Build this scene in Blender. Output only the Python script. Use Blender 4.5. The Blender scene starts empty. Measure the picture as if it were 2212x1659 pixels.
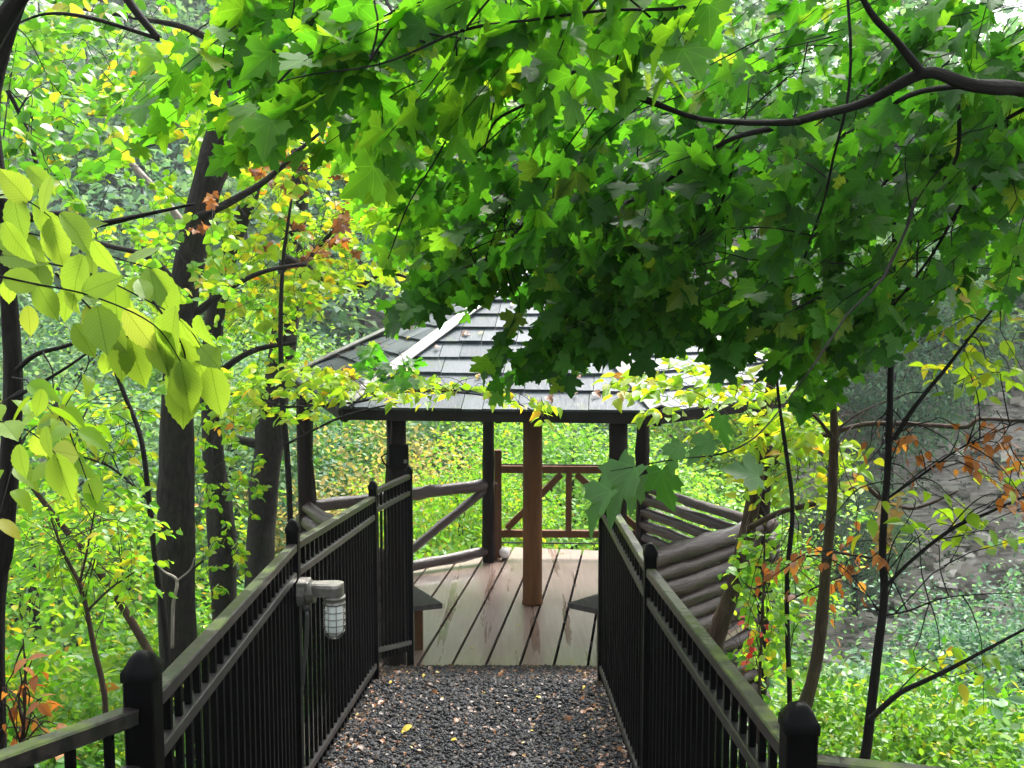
import bpy, math, random
import numpy as np
from mathutils import Vector, Matrix, noise as mnoise

# ------------------------------------------------------------------ camera, world, sun, exposure
scene = bpy.context.scene
COL = scene.collection
EYE = 3.25
F = 2235.0
PITCH = math.atan(210.0 / F)
cd = bpy.data.cameras.new("camera"); cam = bpy.data.objects.new("camera", cd); COL.objects.link(cam)
cam.location = (0, 0, EYE); cam.rotation_euler = (math.radians(90) - PITCH, 0, 0)
cd.sensor_width = 36; cd.lens = 36 * F / 2212; cd.clip_start = .05; cd.clip_end = 1500
scene.camera = cam

SUN_EL, SUN_AZ = 55.0, 25.0
w = bpy.data.worlds.new("World"); scene.world = w; w.use_nodes = True
nt = w.node_tree; bg = nt.nodes['Background']
sky = nt.nodes.new('ShaderNodeTexSky'); sky.sky_type = 'NISHITA'; sky.sun_disc = False
sky.sun_elevation = math.radians(SUN_EL); sky.sun_rotation = math.radians(SUN_AZ)
sky.air_density = 1.5; sky.dust_density = 6.0; sky.ozone_density = 1.0
hs = nt.nodes.new('ShaderNodeHueSaturation'); hs.inputs['Saturation'].default_value = .22
nt.links.new(sky.outputs[0], hs.inputs['Color']); nt.links.new(hs.outputs[0], bg.inputs[0])
bg.inputs[1].default_value = .15
sl = bpy.data.lights.new("sun", 'SUN'); sl.energy = 1.5; sl.angle = math.radians(25); sl.color = (1, .97, .92)
so = bpy.data.objects.new("sun", sl); COL.objects.link(so)
_a, _e = math.radians(SUN_AZ), math.radians(SUN_EL)
sdir = Vector((math.sin(_a) * math.cos(_e), math.cos(_a) * math.cos(_e), math.sin(_e)))
so.rotation_euler = (-sdir).to_track_quat('-Z', 'Y').to_euler(); so.location = (0, 0, 30)
vs = scene.view_settings; vs.view_transform = 'Standard'; vs.look = 'None'; vs.gamma = 1; vs.exposure = 2.22
cy = scene.cycles
cy.max_bounces = 8; cy.diffuse_bounces = 4; cy.glossy_bounces = 3; cy.transmission_bounces = 6; cy.transparent_max_bounces = 8
cy.use_denoising = True; cy.caustics_reflective = False; cy.caustics_refractive = False

random.seed(7); RNG = np.random.default_rng(7)
U = random.uniform

# ------------------------------------------------------------------ pixel helpers (2212 x 1659 picture of the place)
CP, SP = math.cos(PITCH), math.sin(PITCH)
def ray(px, py):
    a = (px - 1106) / F; b = -(py - 829.5) / F
    return Vector((a, CP + b * SP, -SP + b * CP))
def P(px, py, Y):
    d = ray(px, py); return Vector((0, 0, EYE)) + d * (Y / d.y)
def PZ(px, py, z):
    d = ray(px, py); return Vector((0, 0, EYE)) + d * ((z - EYE) / d.z)

# ------------------------------------------------------------------ mesh helpers
class MB:
    def __init__(s): s.v = []; s.f = []; s.uv = []
    def face(s, idx, uvs=None):
        s.f.append(tuple(idx)); s.uv.extend(uvs if uvs else [(0, 0)] * len(idx))
    def frame_box(s, o, ax, ay, az, bev=0.0):
        """box centred o with half-axis vectors; small chamfer along the edges"""
        if bev <= 0:
            b = len(s.v)
            for k in range(8):
                s.v.append(o + ax * (1 if k & 1 else -1) + ay * (1 if k & 2 else -1) + az * (1 if k & 4 else -1))
            for q in ((0, 2, 3, 1), (4, 5, 7, 6), (0, 1, 5, 4), (2, 6, 7, 3), (0, 4, 6, 2), (1, 3, 7, 5)):
                s.face([b + i for i in q])
            return
        L = [a.length for a in (ax, ay, az)]; n = [a.normalized() for a in (ax, ay, az)]
        idx = {}
        for sx in (-1, 1):
            for sy in (-1, 1):
                for sz in (-1, 1):
                    sg = (sx, sy, sz)
                    for k in range(3):
                        p = Vector(o)
                        for j in range(3):
                            p += n[j] * sg[j] * (L[j] if j == k else max(L[j] - bev, L[j] * .2))
                        idx[(sg, k)] = len(s.v); s.v.append(p)
        def add(pts):
            # orient outwards
            ids = [idx[p] for p in pts]; c = sum((s.v[i] for i in ids), Vector()) / len(ids)
            nn = (s.v[ids[1]] - s.v[ids[0]]).cross(s.v[ids[2]] - s.v[ids[0]])
            if nn.dot(c - o) < 0: ids.reverse()
            s.face(ids)
        for k in range(3):
            a, b2 = [(1, 2), (0, 2), (0, 1)][k]
            for sk in (-1, 1):
                pts = []
                for (p, q) in ((-1, -1), (1, -1), (1, 1), (-1, 1)):
                    sg = [0, 0, 0]; sg[k] = sk; sg[a] = p; sg[b2] = q; pts.append((tuple(sg), k))
                add(pts)
        for k in range(3):   # edges running along axis k
            a, b2 = [(1, 2), (0, 2), (0, 1)][k]
            for p in (-1, 1):
                for q in (-1, 1):
                    g0 = [0, 0, 0]; g0[a] = p; g0[b2] = q; g1 = list(g0); g0[k] = -1; g1[k] = 1
                    add([(tuple(g0), a), (tuple(g1), a), (tuple(g1), b2), (tuple(g0), b2)])
        for sx in (-1, 1):
            for sy in (-1, 1):
                for sz in (-1, 1): add([((sx, sy, sz), 0), ((sx, sy, sz), 1), ((sx, sy, sz), 2)])
    def bar(s, p0, p1, wd, ht, bev=0.0, up=Vector((0, 0, 1))):
        p0 = Vector(p0); p1 = Vector(p1); d = p1 - p0; n = d.normalized()
        if abs(n.dot(up)) > .99: up = Vector((0, 1, 0))
        sd = n.cross(up).normalized(); u = sd.cross(n)
        s.frame_box((p0 + p1) / 2, sd * wd / 2, d / 2, u * ht / 2, bev)
    def tube(s, pts, rad, sides=8, wob=0.0, cap=True, seed=0.0, knots=0.0, uvlen=0.0):
        pts = [Vector(p) for p in pts]; n = len(pts)
        up = None; rings = []; L = uvlen
        for i, p in enumerate(pts):
            t = (pts[min(i + 1, n - 1)] - pts[max(i - 1, 0)]).normalized()
            if up is None:
                up = Vector((0, 0, 1)) if abs(t.z) < .9 else Vector((1, 0, 0))
            sd = t.cross(up).normalized(); up = sd.cross(t).normalized()
            r = rad[i] if hasattr(rad, '__len__') else rad
            if i: L += (p - pts[i - 1]).length
            ring = []
            for k in range(sides):
                a = 2 * math.pi * k / sides
                rr = r
                if wob: rr *= 1 + wob * mnoise.noise(Vector((math.cos(a) * 1.3 + seed, math.sin(a) * 1.3, L * (2.2 if r > .03 else 6)))) * 2
                if knots: rr *= 1 + knots * max(0, mnoise.noise(Vector((math.cos(a) * 1.6 + seed * 3, math.sin(a) * 1.6, L * 5))) - .25) * 3
                ring.append(len(s.v)); s.v.append(p + (sd * math.cos(a) + up * math.sin(a)) * rr)
            rings.append((ring, L))
        for i in range(n - 1):
            (a, la), (b, lb) = rings[i], rings[i + 1]
            for k in range(sides):
                k2 = (k + 1) % sides
                s.face((a[k], a[k2], b[k2], b[k]), [(k / sides, la), ((k + 1) / sides, la), ((k + 1) / sides, lb), (k / sides, lb)])
        if cap:
            s.face(list(reversed(rings[0][0])), [(.5, .5)] * sides); s.face(rings[-1][0], [(.5, .5)] * sides)
    def lathe(s, o, prof, sides=16):
        o = Vector(o); rings = []
        for r, z in prof:
            b = len(s.v)
            for k in range(sides):
                a = 2 * math.pi * k / sides; s.v.append(o + Vector((r * math.cos(a), r * math.sin(a), z)))
            rings.append(b)
        for i in range(len(rings) - 1):
            for k in range(sides):
                k2 = (k + 1) % sides; s.face((rings[i] + k, rings[i] + k2, rings[i + 1] + k2, rings[i + 1] + k))
        s.face([rings[0] + k for k in reversed(range(sides))]); s.face([rings[-1] + k for k in range(sides)])
    def mesh(s, name, org=Vector()):
        m = bpy.data.meshes.new(name)
        m.from_pydata([tuple(Vector(v) - org) for v in s.v], [], s.f)
        l = m.uv_layers.new(name='UVMap'); l.data.foreach_set('uv', np.array(s.uv, dtype=np.float32).ravel())
        m.update(); return m
    def build(s, name, mat, parent=None, smooth=False, org=None):
        if org is None: org = world_loc(parent) if parent else Vector()
        m = s.mesh(name, org); m.materials.append(mat)
        if smooth: m.polygons.foreach_set('use_smooth', [True] * len(m.polygons))
        o = bpy.data.objects.new(name, m); COL.objects.link(o)
        if parent: o.parent = parent
        else: o.location = org
        return o
def world_loc(o):
    p = Vector()
    while o: p += o.location; o = o.parent
    return p
def empty(name, loc, label=None, cat=None, group=None):
    o = bpy.data.objects.new(name, None); COL.objects.link(o); o.location = loc; o.empty_display_size = .1
    return tag(o, label, cat, group)
def tag(o, label=None, cat=None, group=None, kind=None):
    if label: o['label'] = label
    if cat: o['category'] = cat
    if group: o['group'] = group
    if kind: o['kind'] = kind
    return o
def copy_tree(o, parent=None):
    c = o.copy(); COL.objects.link(c)
    if parent: c.parent = parent
    for ch in o.children: copy_tree(ch, c)
    return c

# ------------------------------------------------------------------ materials
def mat(name, rough=.6, spec=.5):
    m = bpy.data.materials.new(name); m.use_nodes = True; n = m.node_tree
    b = n.nodes['Principled BSDF']; b.inputs['Roughness'].default_value = rough
    b.inputs['Specular IOR Level'].default_value = spec
    return m, n, b
def ramp(n, stops, interp='LINEAR'):
    r = n.nodes.new('ShaderNodeValToRGB'); r.color_ramp.interpolation = interp
    e = r.color_ramp.elements
    while len(e) < len(stops): e.new(.5)
    for k, (p, c) in enumerate(stops): e[k].position = p; e[k].color = (*c, 1)
    return r
def mapping(n, src, scale):
    mp = n.nodes.new('ShaderNodeMapping'); mp.inputs['Scale'].default_value = scale; n.links.new(src, mp.inputs[0]); return mp.outputs[0]
def tex_noise(n, vec, scale, detail=4, rough=.55):
    t = n.nodes.new('ShaderNodeTexNoise'); t.inputs['Scale'].default_value = scale; t.inputs['Detail'].default_value = detail
    t.inputs['Roughness'].default_value = rough; n.links.new(vec, t.inputs['Vector']); return t.outputs['Fac']
def bump(n, b, h, strength=.4, dist=.01):
    bp = n.nodes.new('ShaderNodeBump'); bp.inputs['Strength'].default_value = strength; bp.inputs['Distance'].default_value = dist
    n.links.new(h, bp.inputs['Height']); n.links.new(bp.outputs[0], b.inputs['Normal'])
def mixc(n, f, a, b2, blend='MIX'):
    x = n.nodes.new('ShaderNodeMix'); x.data_type = 'RGBA'; x.blend_type = blend
    for s_, v in ((0, f), (6, a), (7, b2)):
        if hasattr(v, 'links') or hasattr(v, 'is_output'): n.links.new(v, x.inputs[s_])
        elif s_ == 0: x.inputs[0].default_value = v
        else: x.inputs[s_].default_value = (*v, 1)
    return x.outputs[2]
def coords(n, kind='Object'):
    return n.nodes.new('ShaderNodeTexCoord').outputs[kind]
def geo_pos(n): return n.nodes.new('ShaderNodeNewGeometry').outputs['Position']

def bark(name, c0, c1, moss=.0, rough=.75):  # wet bark: vertical furrows, paler lichen blotches
    m, n, b = mat(name, rough, .15)
    uv = coords(n, 'UV'); v = mapping(n, uv, (8, 2.4, 1)); pos = geo_pos(n)
    f = tex_noise(n, v, 4.0, 7, .7); r = ramp(n, [(.36, c0), (.52, c1), (.72, tuple(v_ * 2.2 for v_ in c1))]); n.links.new(f, r.inputs[0])
    col = r.outputs[0]
    li = tex_noise(n, mapping(n, pos, (1, 1, .6)), 9, 5, .7); lr = ramp(n, [(.56, (0, 0, 0)), (.7, (.55, .55, .55))]); n.links.new(li, lr.inputs[0])
    col = mixc(n, lr.outputs[0], col, tuple(min(1, v_ * 3.0) for v_ in c1))
    big = tex_noise(n, pos, 3.0, 4)
    rr = ramp(n, [(.45, (0, 0, 0)), (.65, (1, 1, 1))]); n.links.new(big, rr.inputs[0])
    mm = n.nodes.new('ShaderNodeMath'); mm.operation = 'MULTIPLY'; mm.inputs[1].default_value = moss; n.links.new(rr.outputs[0], mm.inputs[0])
    col = mixc(n, mm.outputs[0], col, (.045, .07, .015)); n.links.new(col, b.inputs['Base Color'])
    bump(n, b, f, .9, .014); return m
BARK_DARK = bark('dark_wet_bark', (.004, .0035, .003), (.015, .012, .010), .08)
BARK_BLACK = bark('black_wet_bark', (.003, .0026, .0022), (.009, .0075, .0065), .05)
BARK_BROWN = bark('brown_smooth_bark', (.018, .012, .008), (.05, .035, .022), .2)
BARK_RED = bark('reddish_brown_bark', (.014, .008, .006), (.045, .027, .019), .15)
BARK_GREY = bark('grey_dead_bark', (.10, .085, .07), (.24, .21, .18), .1)

def log_mat(name, c0, c1, c2, rough=.35, spec=.6):
    m, n, b = mat(name, rough, spec)
    uv = coords(n, 'UV'); v = mapping(n, uv, (10, 1.1, 1)); f = tex_noise(n, v, 3.6, 7, .72)
    r = ramp(n, [(.25, c0), (.55, c1), (.8, c2)]); n.links.new(f, r.inputs[0])
    isl = n.nodes.new('ShaderNodeNewGeometry').outputs['Random Per Island']
    rr = ramp(n, [(0, (.75, .75, .75)), (1, (1.2, 1.2, 1.2))]); n.links.new(isl, rr.inputs[0])
    col = mixc(n, 1.0, r.outputs[0], rr.outputs[0], 'MULTIPLY'); n.links.new(col, b.inputs['Base Color'])
    f2 = tex_noise(n, mapping(n, uv, (26, 3, 1)), 2, 4); r2 = ramp(n, [(.3, (.22, .22, .22)), (.75, (.6, .6, .6))]); n.links.new(f2, r2.inputs[0])
    n.links.new(r2.outputs[0], b.inputs['Roughness'])
    bump(n, b, f, .7, .01); return m
LOG_OLD = log_mat('weathered_wet_log', (.006, .004, .003), (.034, .020, .013), (.14, .10, .08), .45, .35)
LOG_POST = log_mat('dark_wet_log_post', (.004, .003, .0025), (.012, .008, .006), (.025, .016, .012), .5, .06)
LOG_RAIL = log_mat('wet_rail_log', (.02, .012, .010), (.065, .045, .038), (.15, .12, .11), .28)

def plain_noise(name, c0, c1, sc=(1, 1, 1), scale=8, rough=.5, bmp=.3, spec=.5, dist=.005):
    m, n, b = mat(name, rough, spec)
    v = mapping(n, geo_pos(n), sc); f = tex_noise(n, v, scale, 5, .6)
    r = ramp(n, [(.3, c0), (.7, c1)]); n.links.new(f, r.inputs[0]); n.links.new(r.outputs[0], b.inputs['Base Color'])
    bump(n, b, f, bmp, dist); return m
BROWN_PAINT = plain_noise('brown_stained_timber', (.085, .040, .016), (.14, .068, .028), (1, 1, .3), 10, .5, .15, .12)
BROWN_COLUMN = plain_noise('brown_painted_column', (.10, .044, .015), (.165, .075, .026), (1, 1, .15), 14, .65, .12, .08)
BENCH_MAT = plain_noise('grey_wet_bench_plank', (.040, .034, .035), (.080, .070, .072), (3, .6, 1), 9, .45, .3, .2)
FASCIA = plain_noise('dark_fascia_board', (.006, .005, .005), (.016, .013, .011), (1, 1, 1), 8, .6, .3, .08)
IRON = plain_noise('black_wet_iron', (.0012, .0012, .0013), (.003, .003, .0032), (1, 1, 1), 20, .4, .06, .05, .002)
ALU = plain_noise('grey_cast_metal', (.09, .085, .075), (.20, .19, .17), (1, 1, 1), 30, .42, .2, .7, .002)
ALU.node_tree.nodes['Principled BSDF'].inputs['Metallic'].default_value = .6
CONDUIT = plain_noise('dark_conduit', (.02, .02, .02), (.04, .04, .04), (1, 1, 1), 60, .4, .3)
EARTH_CUT = plain_noise('mud_concrete_curb', (.10, .10, .095), (.2, .2, .19), (1, 1, 1), 12, .5, .4)

def moss_rail():
    m, n, b = mat('mossy_iron_rail', .4, .3)
    pos = geo_pos(n); f = tex_noise(n, pos, 4.2, 6, .7)
    nz = n.nodes.new('ShaderNodeSeparateXYZ'); n.links.new(n.nodes.new('ShaderNodeNewGeometry').outputs['Normal'], nz.inputs[0])
    up = n.nodes.new('ShaderNodeMapRange'); up.inputs[1].default_value = .35; up.inputs[2].default_value = .8; n.links.new(nz.outputs[2], up.inputs[0])
    r = ramp(n, [(.50, (.0, .0, .0)), (.60, (1, 1, 1))]); n.links.new(f, r.inputs[0])
    mu = n.nodes.new('ShaderNodeMath'); mu.operation = 'MULTIPLY'; n.links.new(r.outputs[0], mu.inputs[0]); n.links.new(up.outputs[0], mu.inputs[1])
    f2 = tex_noise(n, pos, 15, 4); r2 = ramp(n, [(.3, (.012, .022, .004)), (.7, (.075, .11, .012))]); n.links.new(f2, r2.inputs[0])
    f3 = tex_noise(n, pos, 30, 4); r3 = ramp(n, [(.4, (.004, .004, .0045)), (.65, (.024, .018, .018))]); n.links.new(f3, r3.inputs[0])
    n.links.new(mixc(n, mu.outputs[0], r3.outputs[0], r2.outputs[0]), b.inputs['Base Color'])
    rr = n.nodes.new('ShaderNodeMapRange'); rr.inputs[3].default_value = .3; rr.inputs[4].default_value = .8; n.links.new(mu.outputs[0], rr.inputs[0]); n.links.new(rr.outputs[0], b.inputs['Roughness'])
    bump(n, b, f2, .4, .004); return m
IRON_MOSS = moss_rail()
IRON_WORN = plain_noise('worn_iron_rail', (.004, .004, .0045), (.022, .019, .019), (1, 1, 1), 9, .36, .15, .35, .002)

def shingle():
    m, n, b = mat('wet_slate_shingle', .5, .3)
    isl = n.nodes.new('ShaderNodeNewGeometry').outputs['Random Per Island']
    r = ramp(n, [(0, (.030, .040, .050)), (.5, (.052, .066, .080)), (1, (.080, .094, .108))]); n.links.new(isl, r.inputs[0])
    pos = geo_pos(n); f = tex_noise(n, mapping(n, pos, (9, 2, 2)), 5, 6, .7)
    rr = ramp(n, [(.3, (.6, .6, .6)), (.7, (1.35, 1.35, 1.35))]); n.links.new(f, rr.inputs[0])
    c = mixc(n, 1.0, r.outputs[0], rr.outputs[0], 'MULTIPLY')
    f2 = tex_noise(n, pos, 6, 5); r2 = ramp(n, [(.56, (0, 0, 0)), (.72, (.6, .6, .6))]); n.links.new(f2, r2.inputs[0])
    c = mixc(n, r2.outputs[0], c, (.05, .075, .03)); n.links.new(c, b.inputs['Base Color'])
    r3 = ramp(n, [(.3, (.5, .5, .5)), (.7, (.75, .75, .75))]); n.links.new(f, r3.inputs[0]); n.links.new(r3.outputs[0], b.inputs['Roughness'])
    bump(n, b, f, .5, .006); return m
SHINGLE = shingle()
HIP = plain_noise('pale_weathered_hip_board', (.16, .15, .15), (.40, .38, .37), (4, 1, 1), 6, .3, .3)

def deck():
    m, n, b = mat('wet_deck_timber', .2, .5)
    pos = geo_pos(n)
    f = tex_noise(n, mapping(n, pos, (9, .7, 1)), 3, 6, .65)
    r = ramp(n, [(.25, (.20, .14, .11)), (.55, (.27, .195, .16)), (.8, (.34, .26, .22))]); n.links.new(f, r.inputs[0])
    wv = tex_noise(n, mapping(n, pos, (4.5, .22, 1)), 1.5, 5, .6)
    wr = ramp(n, [(.57, (0, 0, 0)), (.62, (1, 1, 1))]); n.links.new(wv, wr.inputs[0])
    wet = wr.outputs[0]
    c = mixc(n, wet, r.outputs[0], mixc(n, 1.0, r.outputs[0], (.94, .91, .88), 'MULTIPLY')); n.links.new(c, b.inputs['Base Color'])
    rr = n.nodes.new('ShaderNodeMapRange'); rr.inputs[3].default_value = .34; rr.inputs[4].default_value = .05; n.links.new(wet, rr.inputs[0]); n.links.new(rr.outputs[0], b.inputs['Roughness'])
    b.inputs['Coat Weight'].default_value = 1.0; b.inputs['Coat Roughness'].default_value = .14; b.inputs['Coat IOR'].default_value = 1.45
    bump(n, b, f, .12, .004); return m
DECK = deck()

def leaf_mat(name, stops, tr=.5, bright=1.9, rough=.4, vein=False, patch=None, mveins=False):
    m = bpy.data.materials.new(name); m.use_nodes = True; n = m.node_tree
    b = n.nodes['Principled BSDF']; out = n.nodes['Material Output']
    isl = n.nodes.new('ShaderNodeNewGeometry').outputs['Random Per Island']
    r = ramp(n, stops); n.links.new(isl, r.inputs[0]); c = r.outputs[0]
    if vein:
        uv = coords(n, 'UV'); sx = n.nodes.new('ShaderNodeSeparateXYZ'); n.links.new(uv, sx.inputs[0])
        ab = n.nodes.new('ShaderNodeMath'); ab.operation = 'ABSOLUTE'; n.links.new(sx.outputs[0], ab.inputs[0])
        k = n.nodes.new('ShaderNodeMath'); k.operation = 'MULTIPLY_ADD'; k.inputs[1].default_value = -.9; n.links.new(ab.outputs[0], k.inputs[0]); n.links.new(sx.outputs[1], k.inputs[2])
        mm = n.nodes.new('ShaderNodeMath'); mm.operation = 'MULTIPLY'; mm.inputs[1].default_value = 75; n.links.new(k.outputs[0], mm.inputs[0])
        sn = n.nodes.new('ShaderNodeMath'); sn.operation = 'SINE'; n.links.new(mm.outputs[0], sn.inputs[0])
        r2 = ramp(n, [(.80, (1, 1, 1)), (.99, (.82, .86, .78))]); n.links.new(sn.outputs[0], r2.inputs[0])
        mid = ramp(n, [(.006, (.62, .7, .5)), (.014, (1, 1, 1))]); n.links.new(ab.outputs[0], mid.inputs[0])
        c = mixc(n, 1.0, c, r2.outputs[0], 'MULTIPLY'); c = mixc(n, 1.0, c, mid.outputs[0], 'MULTIPLY')
        bump(n, b, sn.outputs[0], .15, .001)
    if mveins:
        # palmate veins: pale thin rays from the leaf base, at 0, 38 and 78 degrees on either side
        uv = coords(n, 'UV'); sx = n.nodes.new('ShaderNodeSeparateXYZ'); n.links.new(uv, sx.inputs[0])
        def mth(op, a, b_=None, c_=None):
            q_ = n.nodes.new('ShaderNodeMath'); q_.operation = op
            for i_, v_ in enumerate((a, b_, c_)):
                if v_ is None: continue
                if hasattr(v_, 'links'): n.links.new(v_, q_.inputs[i_])
                else: q_.inputs[i_].default_value = v_
            return q_.outputs[0]
        ax_ = mth('ABSOLUTE', sx.outputs[0]); ang = mth('ARCTAN2', ax_, sx.outputs[1]); best = None
        for a0 in (0, .68, 1.35):
            dd = mth('ABSOLUTE', mth('SUBTRACT', ang, a0)); best = dd if best is None else mth('MINIMUM', best, dd)
        rad_ = mth('SQRT', mth('ADD', mth('MULTIPLY', sx.outputs[0], sx.outputs[0]), mth('MULTIPLY', sx.outputs[1], sx.outputs[1])))
        vr = ramp(n, [(.006, (1.5, 1.35, 1.6)), (.018, (1, 1, 1))]); n.links.new(mth('MULTIPLY', best, rad_), vr.inputs[0])
        c = mixc(n, 1.0, c, vr.outputs[0], 'MULTIPLY')
        bl = tex_noise(n, geo_pos(n), 16, 3); br = ramp(n, [(.3, (.8, .84, .8)), (.7, (1.15, 1.1, 1.1))]); n.links.new(bl, br.inputs[0])
        c = mixc(n, 1.0, c, br.outputs[0], 'MULTIPLY')
    if patch:
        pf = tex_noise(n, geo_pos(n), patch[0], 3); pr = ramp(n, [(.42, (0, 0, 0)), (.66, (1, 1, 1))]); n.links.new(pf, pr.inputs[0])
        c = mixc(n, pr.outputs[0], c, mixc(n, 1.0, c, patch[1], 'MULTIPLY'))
    n.links.new(c, b.inputs['Base Color']); b.inputs['Roughness'].default_value = rough; b.inputs['Specular IOR Level'].default_value = .3
    t = n.nodes.new('ShaderNodeBsdfTranslucent')
    n.links.new(mixc(n, 1.0, c, (bright * 1.12, bright, bright * .55), 'MULTIPLY'), t.inputs[0])
    mx = n.nodes.new('ShaderNodeMixShader'); mx.inputs[0].default_value = tr
    n.links.new(b.outputs[0], mx.inputs[1]); n.links.new(t.outputs[0], mx.inputs[2]); n.links.new(mx.outputs[0], out.inputs[0])
    return m
L_MAPLE = leaf_mat('shade_green_maple_leaf', [(0, (.015, .075, .006)), (.6, (.03, .13, .007)), (.93, (.06, .19, .010)), (1, (.13, .20, .02))], .62, 2.3, .48, mveins=True)  # darker green carries the shade of the overlapped right boughs in its colour
L_MAPLE_LIT = leaf_mat('lit_green_maple_leaf', [(0, (.03, .125, .007)), (.6, (.055, .185, .008)), (.95, (.10, .23, .01)), (1, (.15, .22, .015))], .64, 2.2, .5, mveins=True)  # same leaf, brightness of the thinly layered top and left boughs put into colour
L_MAPLE_D = leaf_mat('deep_green_wet_maple_leaf', [(0, (.018, .075, .010)), (1, (.03, .105, .014))], .35, 2.0, .5, mveins=True)
L_BEECH = leaf_mat('yellow_green_veined_leaf', [(0, (.12, .22, .025)), (.85, (.17, .28, .03)), (1, (.24, .31, .05))], .57, 1.5, .45, True)
L_LIME = leaf_mat('lime_green_leaf', [(0, (.06, .20, .012)), (.5, (.11, .27, .014)), (.9, (.19, .31, .018)), (.98, (.36, .30, .02)), (1, (.40, .14, .015))], .58, 1.8, .35)
L_YELLOW = leaf_mat('yellow_green_leaf', [(0, (.12, .27, .012)), (.6, (.19, .32, .018)), (.93, (.29, .34, .02)), (.985, (.42, .26, .02)), (1, (.42, .12, .015))], .55, 1.7, .4)
L_GREEN = leaf_mat('fresh_green_leaf', [(0, (.035, .14, .012)), (.6, (.07, .22, .015)), (.9, (.14, .27, .02)), (1, (.30, .26, .03))], .5, 1.9, .32)
L_RUST = leaf_mat('rust_orange_leaf', [(0, (.13, .045, .014)), (.6, (.26, .095, .022)), (1, (.38, .18, .04))], .45, 1.5, .5)
L_TAN = leaf_mat('withered_tan_leaf', [(0, (.15, .11, .05)), (1, (.26, .20, .10))], .4, 1.4, .6)
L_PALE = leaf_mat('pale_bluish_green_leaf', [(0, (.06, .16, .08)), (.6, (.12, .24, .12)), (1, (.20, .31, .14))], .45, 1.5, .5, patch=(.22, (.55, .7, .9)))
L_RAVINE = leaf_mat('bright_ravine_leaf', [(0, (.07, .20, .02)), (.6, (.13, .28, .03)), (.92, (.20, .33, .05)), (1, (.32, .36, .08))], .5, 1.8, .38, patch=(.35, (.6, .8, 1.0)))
L_GOLD = leaf_mat('golden_ravine_leaf', [(0, (.16, .18, .05)), (.6, (.28, .25, .08)), (1, (.42, .33, .12))], .45, 1.5, .5)
L_UNDER = leaf_mat('undergrowth_leaf', [(0, (.025, .09, .016)), (.6, (.045, .14, .024)), (.93, (.085, .20, .035)), (1, (.20, .22, .05))], .4, 1.4, .4, patch=(.6, (.55, .62, .8)))
L_LIME2 = leaf_mat('soft_lime_leaf', [(0, (.05, .16, .014)), (.6, (.09, .22, .018)), (.93, (.15, .27, .022)), (1, (.30, .27, .03))], .48, 1.6, .38)
L_RED = leaf_mat('red_leaf', [(0, (.35, .02, .02)), (1, (.5, .08, .03))], .4, 1.4, .5)
L_FALLEN_O = leaf_mat('fallen_orange_leaf', [(0, (.10, .035, .014)), (1, (.21, .085, .028))], .15, 1.2, .35, True)
L_FALLEN_B = leaf_mat('fallen_brown_leaf', [(0, (.05, .028, .018)), (1, (.10, .058, .035))], .1, 1.1, .35, True)
L_FALLEN_Y = leaf_mat('fallen_yellow_leaf', [(0, (.34, .26, .03)), (1, (.5, .36, .05))], .15, 1.2, .35, True)
L_LITTER = leaf_mat('leaf_litter', [(0, (.03, .02, .014)), (.6, (.075, .04, .02)), (.93, (.17, .07, .025)), (1, (.28, .23, .05))], .1, 1.1, .4)

# ------------------------------------------------------------------ leaves in bulk
def outline_leaf(half, centre, fold=.14, droop=.22):
    pts = list(half) + [(-x, y) for x, y in reversed(half[1:-1])]
    v = [(centre[0], centre[1])] + pts; n = len(pts)
    V = np.array([(x, y, fold * abs(x) - droop * y * y) for x, y in v], dtype=np.float64)
    f = [(0, 1 + k, 1 + (k + 1) % n) for k in range(n)]
    return V, np.array(f)
MAPLE = outline_leaf([(0, 0), (.16, -.12), (.30, -.10), (.46, -.15), (.44, -.02), (.40, .08), (.58, .12), (.62, .22), (.76, .36), (.60, .38), (.55, .52), (.42, .48), (.27, .46), (.29, .58), (.38, .70), (.22, .75), (.15, .88), (0, 1.04)], (0, .24), .16, .25)
OVATE = outline_leaf([(0, 0), (.13, .04), (.26, .18), (.31, .36), (.28, .55), (.19, .74), (.09, .9), (0, 1.04)], (0, .42), .2, .25)
SERR = outline_leaf([(0, 0), (.09, .02), (.17, .10), (.22, .13), (.25, .22), (.295, .26), (.30, .36), (.335, .41), (.315, .50), (.325, .56), (.28, .62), (.275, .69), (.22, .74), (.20, .81), (.14, .85), (.10, .92), (.05, .96), (0, 1.06)], (0, .45), .16, .22)
ROUND = outline_leaf([(0, 0), (.2, .0), (.36, .14), (.42, .36), (.36, .58), (.2, .8), (0, .98)], (0, .4), .16, .2)
SMALL = (np.array([(0, 0, 0), (.28, .25, .07), (.3, .6, .05), (0, 1, -.12), (-.3, .6, .05), (-.28, .25, .07)]), np.array([(0, 1, 2, 3), (3, 4, 5, 0)]))
CLUMP = (np.array([(0, 0, 0), (.45, .3, .12), (.2, 1, -.1), (-.4, .55, .1)]), np.array([(0, 1, 2, 3)]))

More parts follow.
